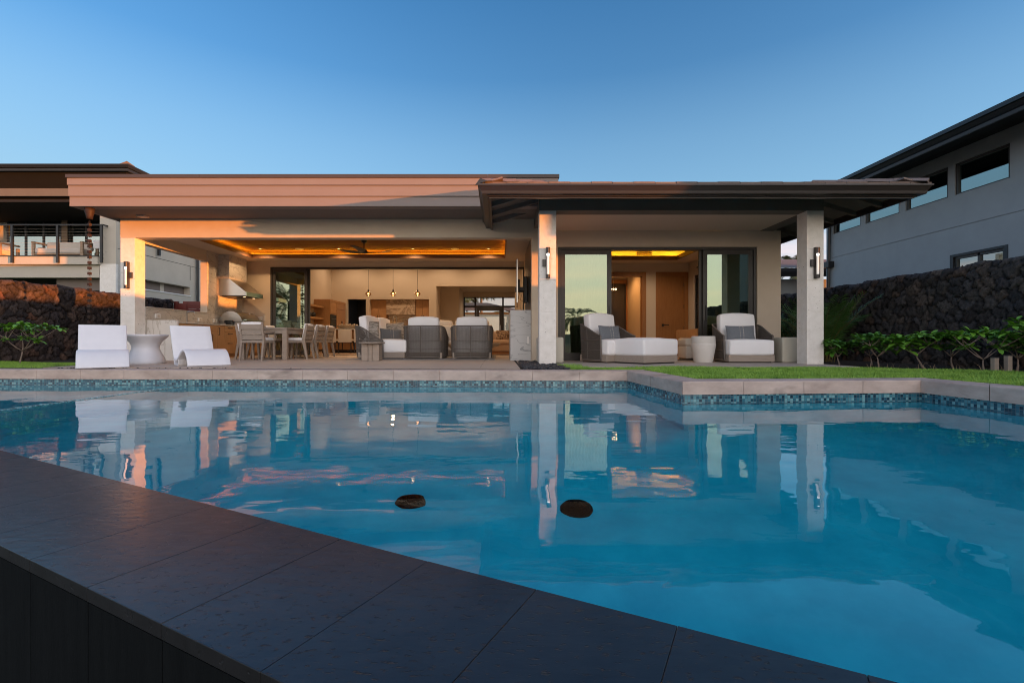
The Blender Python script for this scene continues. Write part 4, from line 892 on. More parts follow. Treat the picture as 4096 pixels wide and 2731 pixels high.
m.ext([(gx + .14 + a, b) for a, b in prof], 'y', 2.9, 17.9); m.ext([(2.9 + a, b) for a, b in prof], 'x', gx, 21); m.build('gutter', GUT, R1)
m = MB(); m.add([(gx + .02, 2.85, Zc(4.81)), (gx + .02, 17.95, Zc(4.81)), (gx + 5, 17.95, Zc(6.1)), (gx + 5, 9.5, Zc(6.1)), (gx + 12, 9.5, Zc(6.1)), (gx + 12, 2.85, Zc(4.81))], [(0, 1, 2, 3), (0, 3, 4, 5)]); m.build('roof', TILE, R1)
m = MB(); m.ext([(gx + .12, Zc(4.60)), (wx + .2, Zc(4.84)), (wx + .2, Zc(4.89)), (gx + .12, Zc(4.65))], 'y', 3.0, 17.8); m.box(wx + .2, 21, 5.0, WF + .2, Zc(4.86), Zc(4.9)); m.build('eave_soffit', DSOFF, R1)
m = MB(); m.tube([(wx - .08, 16.9, Zc(4.7)), (wx - .08, 16.95, Zc(3.2)), (wx - .08, 17.0, .3)], .05); m.box(wx - .2, wx, 16.8, 17.15, Zc(2.55), Zc(2.75)); m.build('downspout', BLACK, R1)
# lower house far behind the right wing
R2 = thing('rear_house', 'dark low roofed house glimpsed between the porch wall and the right column', 'house', (14, 22, 0), world=True)
m = MB(); m.box(11.0, 18, 20.5, 28, 0, Zc(2.6)); m.build('wall', GREYST, R2)
m = MB(); m.ext([(0, Zc(2.62)), (-.05, Zc(2.62)), (-.12, Zc(2.8)), (-.12, Zc(2.95)), (0, Zc(2.95))], 'x', 0, 9, M=T(10.3, 19.8, 0, -.0)); m.build('gutter', GUT, R2)
m = MB(); m.add([(10.2, 19.7, Zc(2.97)), (19.5, 19.7, Zc(2.97)), (19.5, 24.5, Zc(4.1)), (13.5, 24.5, Zc(4.1)), (10.2, 28.5, Zc(2.97)), (10.2, 19.7, Zc(2.62)), (19.5, 20.5, Zc(2.62))], [(0, 1, 2, 3), (0, 3, 4)]); m.build('roof', TILE, R2)
# building and garden wall seen through the entry
R3 = thing('entry_court_house', 'grey tiled roof house seen through the glazed entry door', 'house', (-1, 42, 0), world=True)
m = MB(); m.box(-6, 6, 40, 48, 0, 3.0); m.build('wall', STUCCO_D, R3)
m = MB(); m.add([(-6.8, 39.3, 3.1), (2.0, 39.3, 3.1), (-1.0, 44, 4.1), (-6.8, 44, 4.1), (2.0, 49, 3.1)], [(0, 1, 2, 3), (1, 4, 2)]); m.build('roof', TILE, R3)
m = MB(); m.box(-6, 5, 33, 33.2, 0, 2.45); tag(m.build('court_wall', LSTUC), 'pale cream garden wall seen through the glazed entry door', 'garden wall')

# ------------------------------------------------------------------ fittings on the villa
def sconce(x, y, z, label, side=1):
    t = thing('wall_sconce', label, 'wall light', (x, y, z), group='tube sconces on the columns')
    m = MB(); m.box(-.034, .034, -.012, -.002, -.27, .27); m.box(-.036, -.028, -.075, -.012, -.27, .27); m.box(.028, .036, -.075, -.012, -.27, .27); m.box(-.036, .036, -.078, -.004, .262, .27); m.box(-.036, .036, -.078, -.004, -.27, -.262); m.build('frame', BRONZE, t)
    m = MB(); m.box(-.075 * side - .02, -.075 * side + .045, -.04, -.0, -.06, .06) if side > 0 else m.box(.03, .095, -.04, 0, -.06, .06); m.build('bracket', BRONZE, t)
    m = MB(); m.cyl((0, -.06, .16), (0, -.06, .258), .028, n=20); m.cyl((0, -.06, -.258), (0, -.06, -.205), .028, n=20); m.build('end_cap', BRONZE, t, smooth=True, auto=40)
    m = MB(); m.cyl((0, -.06, -.205), (0, -.06, .12), .0245, n=20); m.build('diffuser', DIFF, t, smooth=True, auto=40)
    m = MB(); m.cyl((0, -.06, .12), (0, -.06, .159), .0246, n=20); m.build('lit_end', DIFFT, t, smooth=True, auto=40)
    return t
sconce(.866, 8.66, 2.02, 'tall tube wall light on the middle travertine column')
sconce(5.596, 8.66, 2.02, 'tall tube wall light on the right travertine column')
sconce(-7.585, 10.03, 1.99, 'tall tube wall light on the left sunlit travertine column', -1)
# rain chain
COPPER = mk('aged_copper', (.022, .014, .011), (.045, .024, .017), 30, .6, spec=.3)
rc = thing('rain_chain', 'copper rain chain of little square cups hanging from the left end of the roof', 'rain chain', (-7.70, 9.22, FZ))
m = MB(); m.lathe([(.05, 2.70), (.055, 2.76), (.075, 2.83), (.08, 2.91)], 16); m.build('funnel', COPPER, rc, smooth=True)
k = 0; z = 2.62
while z > .05:
    m = MB(); m.box(-.024, .024, -.024, .024, z - .05, z, M=T(0, 0, 0, (k * 37 % 20 - 10) / 30)); m.build('cup', COPPER, rc)
    m = MB(); m.tube([(-.010, 0, z), (-.012, 0, z + .028), (0, 0, z + .052), (.012, 0, z + .028), (.010, 0, z)], .0028, 5); m.build('link', COPPER, rc); z -= .102; k += 1
# ceiling fan
fan = thing('ceiling_fan', 'black three bladed ceiling fan hanging from the wood tray ceiling', 'ceiling fan', (-3.355, 12.2, 2.86))
m = MB(); m.lathe([(.075, .31), (.07, .25), (.02, .21)], 24); m.cyl((0, 0, .05), (0, 0, .23), .014, n=12); m.build('downrod', BLACK, fan, smooth=True, auto=40)
m = MB(); m.lathe([(.02, .075), (.05, .06), (.085, .02), (.095, -.01), (.07, -.035), (.0, -.045)], 28); m.build('motor_hub', BLACK, fan, smooth=True, auto=50)
for a in (-4, 172, 262):
    m = MB(); n = 12; vs = []
    for i in range(n + 1):
        t = i / n; r = .06 + .62 * t; w_ = .05 + .045 * math.sin(PI * min(t * 1.1, 1)) * (1 - .3 * t); sweep = .07 * math.sin(t * PI) ; z_ = -.01 + .045 * t * t + (.035 if a == 172 else 0) * t; tw = .35 * (1 - t)
        for s_ in (-1, 1): vs.append((r, sweep + s_ * w_, z_ + s_ * w_ * tw)); vs.append((r, sweep + s_ * w_, z_ + s_ * w_ * tw - .009))
    fs = []
    for i in range(n):
        o = i * 4; q = o + 4; fs += [(o, o + 2, q + 2, q), (o + 1, q + 1, q + 3, o + 3), (o, q, q + 1, o + 1), (o + 2, o + 3, q + 3, q + 2)]
    fs += [(0, 1, 3, 2), (n * 4, n * 4 + 2, n * 4 + 3, n * 4 + 1)]
    m.add(vs, fs, Matrix.Rotation(R(a), 4, 'Z')); m.build('blade', BLACK, fan, smooth=True, auto=40)
# downlights and speakers in the tray
for i, x in enumerate((-6.5, -4.36, -2.34, -.28)):
    t = thing('downlight', ['recessed downlight at the left end of the wood tray ceiling', 'recessed downlight just left of the ceiling fan', 'recessed downlight just right of the ceiling fan', 'recessed downlight at the right end of the wood tray ceiling'][i], 'downlight', (x, 13.35, 3.167), group='downlights in the wood tray')
    m = MB(); m.lathe([(.03, -.004), (.055, -.006), (.06, -.001)], 24); m.build('trim_ring', BRONZE, t); m = MB(); m.lathe([(0, -.008), (.028, -.007)], 20); m.build('lens', DLIGHT, t)
    lamp('downlight_lamp', 'SPOT', (x, 13.2, 3.145), 17, (1, .62, .32), .02, spot=150)
for i, x in enumerate((-5.45, -1.2)):
    m = MB(); m.lathe([(.0, -.008), (.11, -.008), (.115, -.001)], 32, (x, 13.4, 3.167)); tag(m.build('ceiling_speaker', CEIL), ['round white ceiling speaker in the wood tray left of the fan', 'round white ceiling speaker in the wood tray right of the fan'][i], 'speaker', 'speakers in the wood tray')

# ------------------------------------------------------------------ outdoor kitchen
ok = thing('outdoor_kitchen_counter', 'oak fronted outdoor kitchen counter with pale stone top along the left lanai wall', 'kitchen counter', (-7.12, 12.1, FZ), world=True)
CT = Zc(.42)
m = MB(); m.rbox(-7.438, -6.79, 10.40, 14.19, CT - .03, CT, .003, n=1); m.build('worktop', MARB, ok)
m = MB(); m.box(-7.438, -6.79, 10.36, 10.398, FZ, Zc(.453)); m.build('end_panel', MARBV, ok)
m = MB(); m.box(-7.43, -6.83, 10.4, 14.19, FZ + .09, CT - .031); m.build('carcass', OAKD, ok)
m = MB(); m.box(-7.4, -6.88, 10.4, 14.19, FZ, FZ + .088); m.build('plinth', OAK, ok)
def front(y0, y1, z0, z1, hd=None):
    m = MB(); m.rbox(-6.829, -6.806, y0 + .004, y1 - .004, z0 + .004, z1 - .004, .002, n=1); f = m.build('cabinet_front', OAK, ok)
    if hd:
        h = MB()
        if hd[0] == 'h': h.tube([(-6.806, hd[1] - .09, hd[2]), (-6.775, hd[1] - .09, hd[2]), (-6.775, hd[1] + .09, hd[2]), (-6.806, hd[1] + .09, hd[2])], .007, 6)
        else: h.tube([(-6.806, hd[1], hd[2] - .09), (-6.775, hd[1], hd[2] - .09), (-6.775, hd[1], hd[2] + .09), (-6.806, hd[1], hd[2] + .09)], .007, 6)
        h.build('handle', BLACK, f)
zt = CT - .033; zb = FZ + .09; zd = CT - .18
front(10.4, 11.2, zb, zd); front(10.4, 11.2, zd, zt, ('h', 10.62, zd + .09))
front(11.2, 11.28, zb, zt, ('v', 11.24, zt - .12)); front(11.28, 11.85, zd, zt); front(11.28, 11.57, zb, zd, ('v', 11.53, zd - .16)); front(11.57, 11.85, zb, zd, ('v', 11.61, zd - .16))
front(11.85, 12.15, zb, zt, ('v', 11.9, zt - .14))
front(12.15, 12.66, zd, zt, ('h', 12.4, zt - .05)); front(12.15, 12.66, zd - .24, zd, ('h', 12.4, zd - .05)); front(12.15, 12.66, zb, zd - .24, ('h', 12.4, zd - .29))
front(12.66, 13.4, zb, zt - .14); front(13.4, 14.18, zb, zt - .14)
fa = thing('faucet', 'chrome angular faucet on the outdoor kitchen counter', 'faucet', (-7.22, 11.35, CT)); m = MB(); m.tube([(0, 0, 0), (0, 0, .24), (.012, 0, .262), (.04, 0, .27), (.17, -.02, .27), (.19, -.02, .262), (.195, -.02, .235)], .0125, 10); m.lathe([(.026, 0), (.026, .02), (.018, .04)], 16); m.build('spout', STEEL, fa, smooth=True, auto=50); m = MB(); m.cyl((0, .015, .05), (.01, .07, .06), .008); m.build('lever', STEEL, fa)
for i, (y, z) in enumerate([(10.67, 1.19), (12.18, 1.178), (12.82, 1.173)]):
    t = thing('outlet', ['white weatherproof outlet cover on the backsplash nearest the left column', 'white outlet cover on the backsplash right of the faucet', 'white outlet cover on the backsplash beside the grill'][i], 'outlet', (-7.44, y, z), group='outlets on the stone backsplash')
    m = MB(); m.rbox(0, .03, -.075, .075, -.05, .05, .006, n=1); m.build('cover', PLASTICW, t); m = MB(); m.box(.03, .034, -.03, .03, -.03, .03); m.build('lid', CUSHC, t)
t = thing('outlet', 'white outlet and switch plate on the back wall right of the grill', 'outlet', (-6.9, 14.2, 1.28)); m = MB(); m.rbox(-.10, .06, -.012, 0, -.03, .08, .003, n=1); m.build('cover', PLASTICW, t); m = MB(); m.rbox(.08, .13, -.02, 0, -.06, .12, .004, n=1); m.build('lid', CUSHC, t)
# grill
gr = thing('barbecue_grill', 'stainless built in barbecue grill with a rounded hood on the counter', 'barbecue grill', (-7.1, 13.5, CT), world=True)
m = MB(); m.box(-7.40, -6.78, 13.02, 13.98, CT - .16, CT + .10); m.build('firebox', STEEL, gr)
prof = [(-7.40, CT + .10)]
for i in range(15): a = PI - PI * i / 14 * .86; prof.append((-7.12 + .30 * math.cos(a), CT + .10 + .285 * math.sin(a)))
prof += [(-6.80, CT + .12)]
m = MB(); m.ext(prof, 'y', 13.0, 14.0); m.build('lid', STEEL, gr, smooth=True, auto=35, fixn=True)
m = MB(); m.cyl((-6.74, 13.08, CT + .155), (-6.74, 13.92, CT + .155), .014, n=12); m.box(-6.81, -6.74, 13.1, 13.12, CT + .14, CT + .17); m.box(-6.81, -6.74, 13.88, 13.9, CT + .14, CT + .17); m.build('handle', STEELG, gr)
m = MB(); m.box(-6.80, -6.765, 13.02, 13.98, CT - .15, CT + .11)
m.build('control_panel', STEELG, gr)
for k in range(4): m = MB(); m.cyl((-6.765, 13.18 + k * .21, CT - .02), (-6.73, 13.18 + k * .21, CT - .02), .026, n=16); m.build('knob', STEEL, gr)
m = MB(); m.cyl((-6.86, 13.5, CT + .33), (-6.845, 13.5, CT + .345), .03, n=16); m.build('thermometer', STEEL, gr)
m = MB(); m.box(-7.22, -7.05, 12.90, 12.99, CT + .06, CT + .14); m.cyl((-7.18, 12.9, CT + .10), (-7.18, 12.86, CT + .10), .03, n=12); m.box(-7.2, -7.05, 12.92, 12.98, CT, CT + .06); m.build('rotisserie_motor', BLACK, gr)
# hood
hd = thing('range_hood', 'stainless sloping range hood with a stone clad duct above the grill', 'range hood', (-7.1, 13.45, Zc(1.22)), world=True)
hb = Zc(1.22); m = MB(); m.ext([(-7.438, hb), (-6.715, hb), (-6.70, hb + .085), (-7.15, hb + .445), (-7.438, hb + .445)], 'y', 13.0, 13.9); m.build('canopy', STEEL, hd, fixn=True)
m = MB(); m.box(-6.713, -6.69, 12.995, 13.905, hb - .012, hb + .10); m.build('lip', STEELG, hd)
m = MB(); m.box(-7.438, -7.15, 13.0, 13.9, hb + .447, 2.95); m.build('duct', MARB, hd)
m = MB(); m.box(-7.38, -6.76, 13.05, 13.85, hb - .018, hb - .002); m.build('filter', BLACK, hd)
for y in (13.2, 13.7): m = MB(); m.cyl((-6.85, y, hb - .019), (-6.85, y, hb - .024), .03, n=14); m.build('hood_lamp', DLIGHT, hd)
lamp('hood_lamp_light', 'SPOT', (-6.9, 13.45, hb - .04), .5, WARM, .03, spot=120)

# ------------------------------------------------------------------ white pool loungers and table
def ribbon(pts, th):
    n = len(pts); up = []; dn = []
    for i, p in enumerate(pts):
        a = Vector(pts[max(i - 1, 0)]); b = Vector(pts[min(i + 1, n - 1)]); d = (b - a).normalized(); nn = Vector((-d.y, d.x)); up.append(tuple(Vector(p) + nn * th / 2)); dn.append(tuple(Vector(p) - nn * th / 2))
    return up, dn
def cr_spline(pts, k=5):
    out = []; P = [Vector(p) for p in pts]; P = [P[0] * 2 - P[1]] + P + [P[-1] * 2 - P[-2]]
    for i in range(1, len(P) - 2):
        for j in range(k):
            t = j / k; a, b, c, d = P[i - 1:i + 3]
            out.append(.5 * ((2 * b) + (c - a) * t + (2 * a - 5 * b + 4 * c - d) * t * t + (3 * b - a - 3 * c + d) * t ** 3))
    out.append(P[-2]); return out
def strip_solid(m, up, dn, w, edge=.012):
    # cross-section rounded at both long edges
    xs = [(-w / 2, .35), (-w / 2 + edge * .4, .8), (-w / 2 + edge, 1)] + [(-w / 2 + w * k / 6, 1) for k in range(1, 6)] + [(w / 2 - edge, 1), (w / 2 - edge * .4, .8), (w / 2, .35)]
    n = len(up); vs = []; K = len(xs)
    for i in range(n):
        c = (Vector(up[i]) + Vector(dn[i])) / 2; h = (Vector(up[i]) - Vector(dn[i])) / 2
        for (x, f) in xs: q = c + h * f; vs.append((x, q.x, q.y))
        for (x, f) in reversed(xs): q = c - h * f; vs.append((x, q.x, q.y))
    C = 2 * K; fs = []
    for i in range(n - 1):
        for k in range(C): j = (k + 1) % C; fs.append((i * C + k, i * C + j, (i + 1) * C + j, (i + 1) * C + k))
    fs.append(tuple(range(C))); fs.append(tuple((n - 1) * C + k for k in reversed(range(C)))); m.add(vs, fs)
def lounger(label):
    t = thing('pool_lounger', label, 'lounger', (0, 0, 0), group='white moulded pool loungers')
    P = cr_spline([(-.64, .0), (-.615, .055), (-.55, .15), (-.45, .225), (-.33, .245), (-.19, .20), (-.05, .125), (.08, .075), (.18, .085), (.25, .16), (.34, .34), (.44, .54), (.50, .655)])
    m = MB(); u, d = ribbon(P, .042); strip_solid(m, u, d, .60); m.build('shell', WHITEP, t, smooth=True, auto=50, fixn=True)
    m = MB(); Q = cr_spline([(-.05, .095), (.0, .0), (.08, .0), (.17, .0), (.235, .03), (.262, .12)]); u, d = ribbon(Q, .03); strip_solid(m, u, d, .585); m.build('foot', WHITEP, t, smooth=True, auto=50, fixn=True)
    return t
l1 = lounger('white moulded lounger left of the hourglass table, nearest the pool edge'); l1.location = (-6.37, 7.89, FZ); l1.rotation_euler = (0, 0, R(39)); l1.scale = (1.06, 1, 1.02)
dup(l1, (-5.21, 8.50, FZ), R(46), 'white moulded lounger right of the hourglass table, in front of the counter')
hg = MB(); hp = [(.0, 0), (.305, 0), (.312, .015), (.31, .05), (.285, .12), (.245, .19), (.215, .26), (.212, .31), (.235, .37), (.285, .43), (.335, .48), (.355, .505), (.355, .52), (.345, .528), (0, .528)]
hg.lathe(hp, 56); o = hg.build('side_table', WHITEP, smooth=True, auto=50, loc=(-6.47, 8.98, FZ)); tag(o, 'white hourglass shaped side table between the two white loungers', 'side table')

# ------------------------------------------------------------------ woven seats
def plan(W, D, r=.28, n=10):
    x, pts = W / 2, []
    f = -D / 2 + .10
    pts += [(-x, f + (D / 2 - r - f) * i / 6) for i in range(7)]
    for i in range(1, n): a = PI - (PI / 2) * i / n; pts.append((-x + r + r * math.cos(a), D / 2 - r + r * math.sin(a)))
    pts += [(-x + r + (W - 2 * r) * i / 8, D / 2) for i in range(9)]
    for i in range(1, n): a = PI / 2 - (PI / 2) * i / n; pts.append((x - r + r * math.cos(a), D / 2 - r + r * math.sin(a)))
    pts += [(x, D / 2 - r - (D / 2 - r - f) * i / 6) for i in range(7)]
    return [Vector(p) for p in pts]
def resample(P, st):
    L_ = [0]
    for a, b in zip(P, P[1:]): L_.append(L_[-1] + (b - a).length)
    n = int(L_[-1] / st); out = []; j = 0
    for i in range(n + 1):
        s_ = L_[-1] * i / n
        while j < len(P) - 2 and L_[j + 1] < s_: j += 1
        out.append(P[j].lerp(P[j + 1], (s_ - L_[j]) / max(1e-9, L_[j + 1] - L_[j])))
    return out
def woven(root, W=.88, D=.80, zf=.495, zbk=.745, ext=0, base_h=.13, seat_t=.27, seat_m=None, seatmat=None, pitch=.0165, ncush=1, bands=(.24, .42), cush_h=.52):
    seatmat = seatmat or CUSH
    def top(p): t = min(1, max(0, (p.y + D / 2) / (D * .92))); return zf + (zbk - zf) * (t * t * (3 - 2 * t))
    def pos(p, z):      # slightly flaring shell, rounded in at the foot
        c = Vector((0, 0)); k = 1 + .05 * (z / zbk) - (.06 * max(0, 1 - z / .10) ** 2); return Vector((p.x * k, p.y * (1 + (k - 1) * (1 if p.y > 0 else .0)), z))
    P = resample(plan(W, D), pitch); m = MB()
    for p in P:
        zt_ = top(p); zs = [.045, .09, .24, .42, .6 * zt_ + .2, zt_] if zt_ > .55 else [.045, .09, .24, .40, zt_]
        zs = sorted(set(round(z, 4) for z in zs if z <= zt_)); m.tube([pos(p, z) for z in zs], .0062, 4, cap=False)
    m.build('rope_weave', ROPE, root)
    P2 = resample(plan(W, D), .05); m = MB()
    m.tube([pos(p, top(p)) for p in P2], .014, 8); m.tube([pos(p, .05) for p in P2], .016, 8)
    for s_ in (0, -1): q = P2[s_]; m.tube([pos(q, .05), pos(q, .2), pos(q, top(q))], .016, 8)
    m.build('frame', RATT, root, smooth=True, auto=50)
    m = MB()
    for bz2 in bands: m.tube([pos(p, bz2) + Vector((p.x, p.y, 0)).normalized() * .007 for p in P2], .006, 6)
    for k in range(0, len(P2), 7): q = P2[k]; m.tube([pos(q, z) + Vector((q.x, q.y, 0)).normalized() * .008 for z in (.06, .2, .35, top(q))], .006, 5)
    m.build('woven_band', RATT, root)
    m = MB(); m.rbox(-W / 2 + .02, W / 2 - .02, -D / 2 - .02 - ext, D / 2 - .1, .02, .02 + base_h, .008, n=1); m.build('base', TEAKH, root)
    m = MB(); m.box(-W / 2 + .06, W / 2 - .06, -D / 2 + .03 - ext, D / 2 - .14, 0, .02); m.build('foot', BLACK, root)
    z0 = .02 + base_h
    for k in range(ncush):
        a = -W / 2 + .03 + (W - .06) * k / ncush; b = a + (W - .06) / ncush - .006; m = MB(); m.rbox(a, b, -D / 2 - .05 - ext, D / 2 - .18, z0, z0 + seat_t, .035, puff=.03, n=4, seg=4); m.build('seat_cushion', seatmat, root, smooth=True)
        m = MB(); m.rbox((a - b) / 2 * (.82 if ncush == 1 else .93), (b - a) / 2 * (.82 if ncush == 1 else .93), -.09, .09, 0, cush_h, .03, puff=.05, n=4, seg=5, M=T((a + b) / 2, D / 2 - .245, z0 + seat_t - .02, 0, -.12)); m.build('back_cushion', seatmat, root, smooth=True)
def pillow(name, w_, h_, th, mat, label, loc, rz=0, tilt=-.3, roll=0, group=None, marks=None, cat='pillow'):
    n = 14; vs = []; fs = []
    for s_ in (-1, 1):
        for i in range(n + 1):
            for j in range(n + 1):
                u, v = -1 + 2 * i / n, -1 + 2 * j / n; k = 1 - .07 * (1 - u * u) * 0 ; pin = 1 - .05 * (1 - abs(v)) * abs(u) ** 3
                f = max(0, (1 - u ** 4)) ** .6 * max(0, (1 - v ** 4)) ** .6
                vs.append((u * w_ / 2 * (1 - .045 * (1 - v * v)), s_ * th / 2 * f, h_ / 2 + v * h_ / 2 * (1 - .06 * (1 - u * u))))
    N_ = (n + 1) ** 2
    for q in (0, 1):
        for i in range(n):
            for j in range(n):
                a = q * N_ + i * (n + 1) + j; f = (a, a + n + 1, a + n + 2, a + 1); fs.append(f if q == 0 else tuple(reversed(f)))
    Mt = T(loc[0], loc[1], loc[2], rz, tilt, roll); m = MB(); m.add(vs, fs)
    if marks is None:
        o = m.build(name, mat, smooth=True); o.matrix_world = Mt; tag(o, label, cat, group); return o
    r_ = thing(name, label, cat, (0, 0, 0), group=group); r_.matrix_world = Mt; m.build('pillow_cover', mat, r_, smooth=True)
    b = MB()
    def surf(x, z): u = x / (w_ / 2); v = (z - h_ / 2) / (h_ / 2); f = max(0, (1 - u ** 4)) ** .6 * max(0, (1 - v ** 4)) ** .6; return -th / 2 * f - .001
    marks(b, surf); b.build('embroidery', CUSHC, r_); return r_
def leafmarks(b, surf):
    for s_ in (-1, 1):
        for k in range(9):
            z = .04 + k * .03; x = s_ * .028; L_ = .012; b.add([(x - .004, surf(x, z) - .001, z), (x + s_ * .004, surf(x, z) - .001, z - .004), (x + s_ * .011, surf(x, z) - .001, z + .013), (x + s_ * .002, surf(x, z) - .001, z + .016)], [(0, 1, 2, 3)])
def zigmarks(b, surf):
    for k in range(5):
        for s_ in (-1, 1):
            for q in range(6):
                z0 = .06 + q * .055; x0 = -.16 + k * .08 + s_ * .02 * (q % 2); x1 = -.16 + k * .08 + s_ * .02 * ((q + 1) % 2); b.add([(x0 - .003, surf(x0, z0) - .001, z0), (x0 + .003, surf(x0, z0) - .001, z0), (x1 + .003, surf(x1, z0 + .05) - .001, z0 + .05), (x1 - .003, surf(x1, z0 + .05) - .001, z0 + .05)], [(0, 1, 2, 3)])
# porch armchairs and ottoman
ac = thing('rope_armchair', 'grey rope armchair with white cushions facing the pool, right of the ceramic stool', 'armchair', (0, 0, 0), group='rope armchairs'); woven(ac, W=.90)
ac.location = (4.72, 9.56, FZ)
dup(ac, (2.12, 9.62, FZ), R(33), 'grey rope armchair with white cushions turned towards the ottoman')
pillow('lumbar_pillow', .56, .30, .13, GREYF, 'grey lumbar pillow on the armchair facing the pool on the porch', (4.68, 9.46, FZ + .415), 0, -.22, 0, 'grey lumbar pillows on the porch', leafmarks)
pillow('lumbar_pillow', .56, .30, .13, GREYF, 'grey lumbar pillow on the turned armchair behind the ottoman', (2.17, 9.48, FZ + .415), R(33), -.22, 0, 'grey lumbar pillows on the porch', leafmarks)
ot = thing('ottoman', 'large square white cushioned ottoman on a teak base on the porch', 'ottoman', (2.70, 9.13, FZ), R(33))
m = MB(); m.rbox(-.46, .46, -.40, .40, .022, .15, .008, n=1); m.build('base', TEAKH, ot); m = MB(); m.box(-.42, .42, -.36, .36, 0, .022); m.build('foot', BLACK, ot)
m = MB(); m.rbox(-.47, .47, -.41, .41, .15, .44, .04, puff=.035, n=4, seg=4); m.build('cushion', CUSH, ot, smooth=True)
st = thing('ceramic_stool', 'round off white ceramic stool between the porch armchairs', 'stool', (3.93, 9.42, FZ)); m = MB()
m.lathe([(.0, 0), (.165, 0), (.175, .02), (.225, .33), (.225, .35), (.222, .365), (.218, .37), (.222, .378), (.215, .49), (.20, .502), (0, .502)], 48); m.build('body', CERAM, st, smooth=True, auto=40)
for x0, x1, y0, y1, lb in [(.735, 1.21, 9.12, 9.6, 'square pale concrete planter behind the middle column'), (5.36, 5.86, 9.25, 9.78, 'square pale concrete planter behind the right column')]:
    m = MB(); m.rbox(x0, x1, y0, y1, FZ, FZ + .48, .035, n=4); pl = m.build('planter', STONEW, smooth=True, auto=50); tag(pl, lb, 'planter', 'concrete planters on the porch')
# lanai armchairs seen from behind
dup(ac, (-1.68, 11.28, FZ), R(180 - 4), 'grey rope armchair on the lanai seen from behind, beside the sofa')
dup(ac, (-.62, 11.28, FZ), R(180 + 3), 'grey rope armchair on the lanai seen from behind, nearest the marble cabinet')
# lanai sofas
s1 = thing('rope_sofa', 'grey rope sofa with white cushions seen from its curved arm on the lanai', 'sofa', (-2.80, 11.95, FZ + .008), R(86)); woven(s1, W=2.0, D=.78, zf=.40, zbk=.74, ext=.36, ncush=2, seat_t=.27, cush_h=.55)
s2 = thing('rope_sofa', 'cream cushioned sofa facing the pool behind the two lanai armchairs', 'sofa', (-1.25, 13.5, FZ + .008)); woven(s2, W=2.1, D=.80, ncush=2, seatmat=CUSHC, cush_h=.55)
PATN = mk('patterned_pillow_fabric', (.16, .145, .125), (.46, .42, .37), 9, .95, stretch=(1, 1, 7), contrast=.07)
IKAT = mk('brown_ikat_fabric', (.12, .07, .04), (.40, .27, .16), 16, .95, contrast=.06)
pillow('throw_pillow', .50, .48, .16, PATN, 'striped grey throw pillow at the near end of the rope sofa', (-2.93, 11.12, FZ + .42), R(40), -.25, .1, 'striped throw pillows')
pillow('throw_pillow', .50, .48, .16, PATN, 'striped grey throw pillow at the far end of the rope sofa', (-2.62, 12.45, FZ + .42), R(20), -.25, -.05, 'striped throw pillows')
pillow('lumbar_pillow', .56, .30, .12, GREYF, 'dark grey lumbar pillow on the rope sofa', (-2.62, 12.0, FZ + .42), R(35), -.3, .05, None, leafmarks)
pillow('throw_pillow', .46, .44, .15, CUSHC, 'cream zigzag pillow glimpsed between the two lanai armchairs', (-1.42, 13.1, FZ + .42), 0, -.25, 0, 'zigzag pillows', zigmarks)
pillow('throw_pillow', .46, .44, .15, CUSHC, 'cream zigzag pillow at the right end of the cream sofa', (-.42, 13.1, FZ + .42), R(-10), -.25, 0, 'zigzag pillows', zigmarks)
# side table by the sofa
t = thing('side_table', 'small round teak side table in front of the rope sofa', 'side table', (-2.64, 10.2, FZ)); m = MB(); m.lathe([(0, .355), (.255, .355), (.265, .365), (.265, .38), (.255, .388), (0, .388)], 40); m.build('table_top', TEAKH, t, smooth=True, auto=40)
m = MB(); m.rbox(-.18, -.05, -.14, .14, 0, .354, .006, n=1); m.rbox(.05, .18, -.14, .14, 0, .354, .006, n=1); m.cyl((0, -.10, 0), (0, -.10, .354), .055, n=20); m.build('pedestal', TEAK, t)
# coffee table
DRIFT = mk('bleached_driftwood', (.42, .33, .24), (.58, .48, .37), 8, .7, stretch=(1, 1, 4), bump=.5, bscale=20)
t = thing('coffee_table', 'bleached root wood coffee table between the lanai seats', 'coffee table', (-.72, 12.25, FZ)); n = 40; vs = []
m = MB()
def blob(rx, ry, z, s_): return [(rx * math.cos(2 * PI * k / n) * (1 + .09 * math.sin(3 * 2 * PI * k / n + s_) + .06 * math.sin(7 * 2 * PI * k / n)), ry * math.sin(2 * PI * k / n) * (1 + .08 * math.sin(2 * 2 * PI * k / n + s_)), z) for k in range(n)]
rings = [blob(.66, .42, .36, 1), blob(.68, .44, .34, 1), blob(.62, .38, .27, 1.2)]
for r_ in rings: vs += r_
m.add(vs, [(i * n + k, i * n + (k + 1) % n, (i + 1) * n + (k + 1) % n, (i + 1) * n + k) for i in range(2) for k in range(n)] + [tuple(range(n)), tuple(reversed(range(2 * n, 3 * n)))]); m.build('table_top', DRIFT, t, smooth=True, auto=40)
m = MB(); vs = []
rings = [blob(.55, .34, .272, 1.2), blob(.42, .26, .15, 1.8), blob(.34, .24, 0, 2.2)]
for r_ in rings: vs += r_
m.add(vs, [(i * n + k, i * n + (k + 1) % n, (i + 1) * n + (k + 1) % n, (i + 1) * n + k) for i in range(2) for k in range(n)]); m.build('pedestal', DRIFT, t, smooth=True)
m = MB(); m.rbox(-3.35, -.08, 10.72, 14.0, FZ, FZ + .009, .004, n=1); tag(m.build('area_rug', RUG), 'grey woven area rug under the lanai sofas', 'rug')
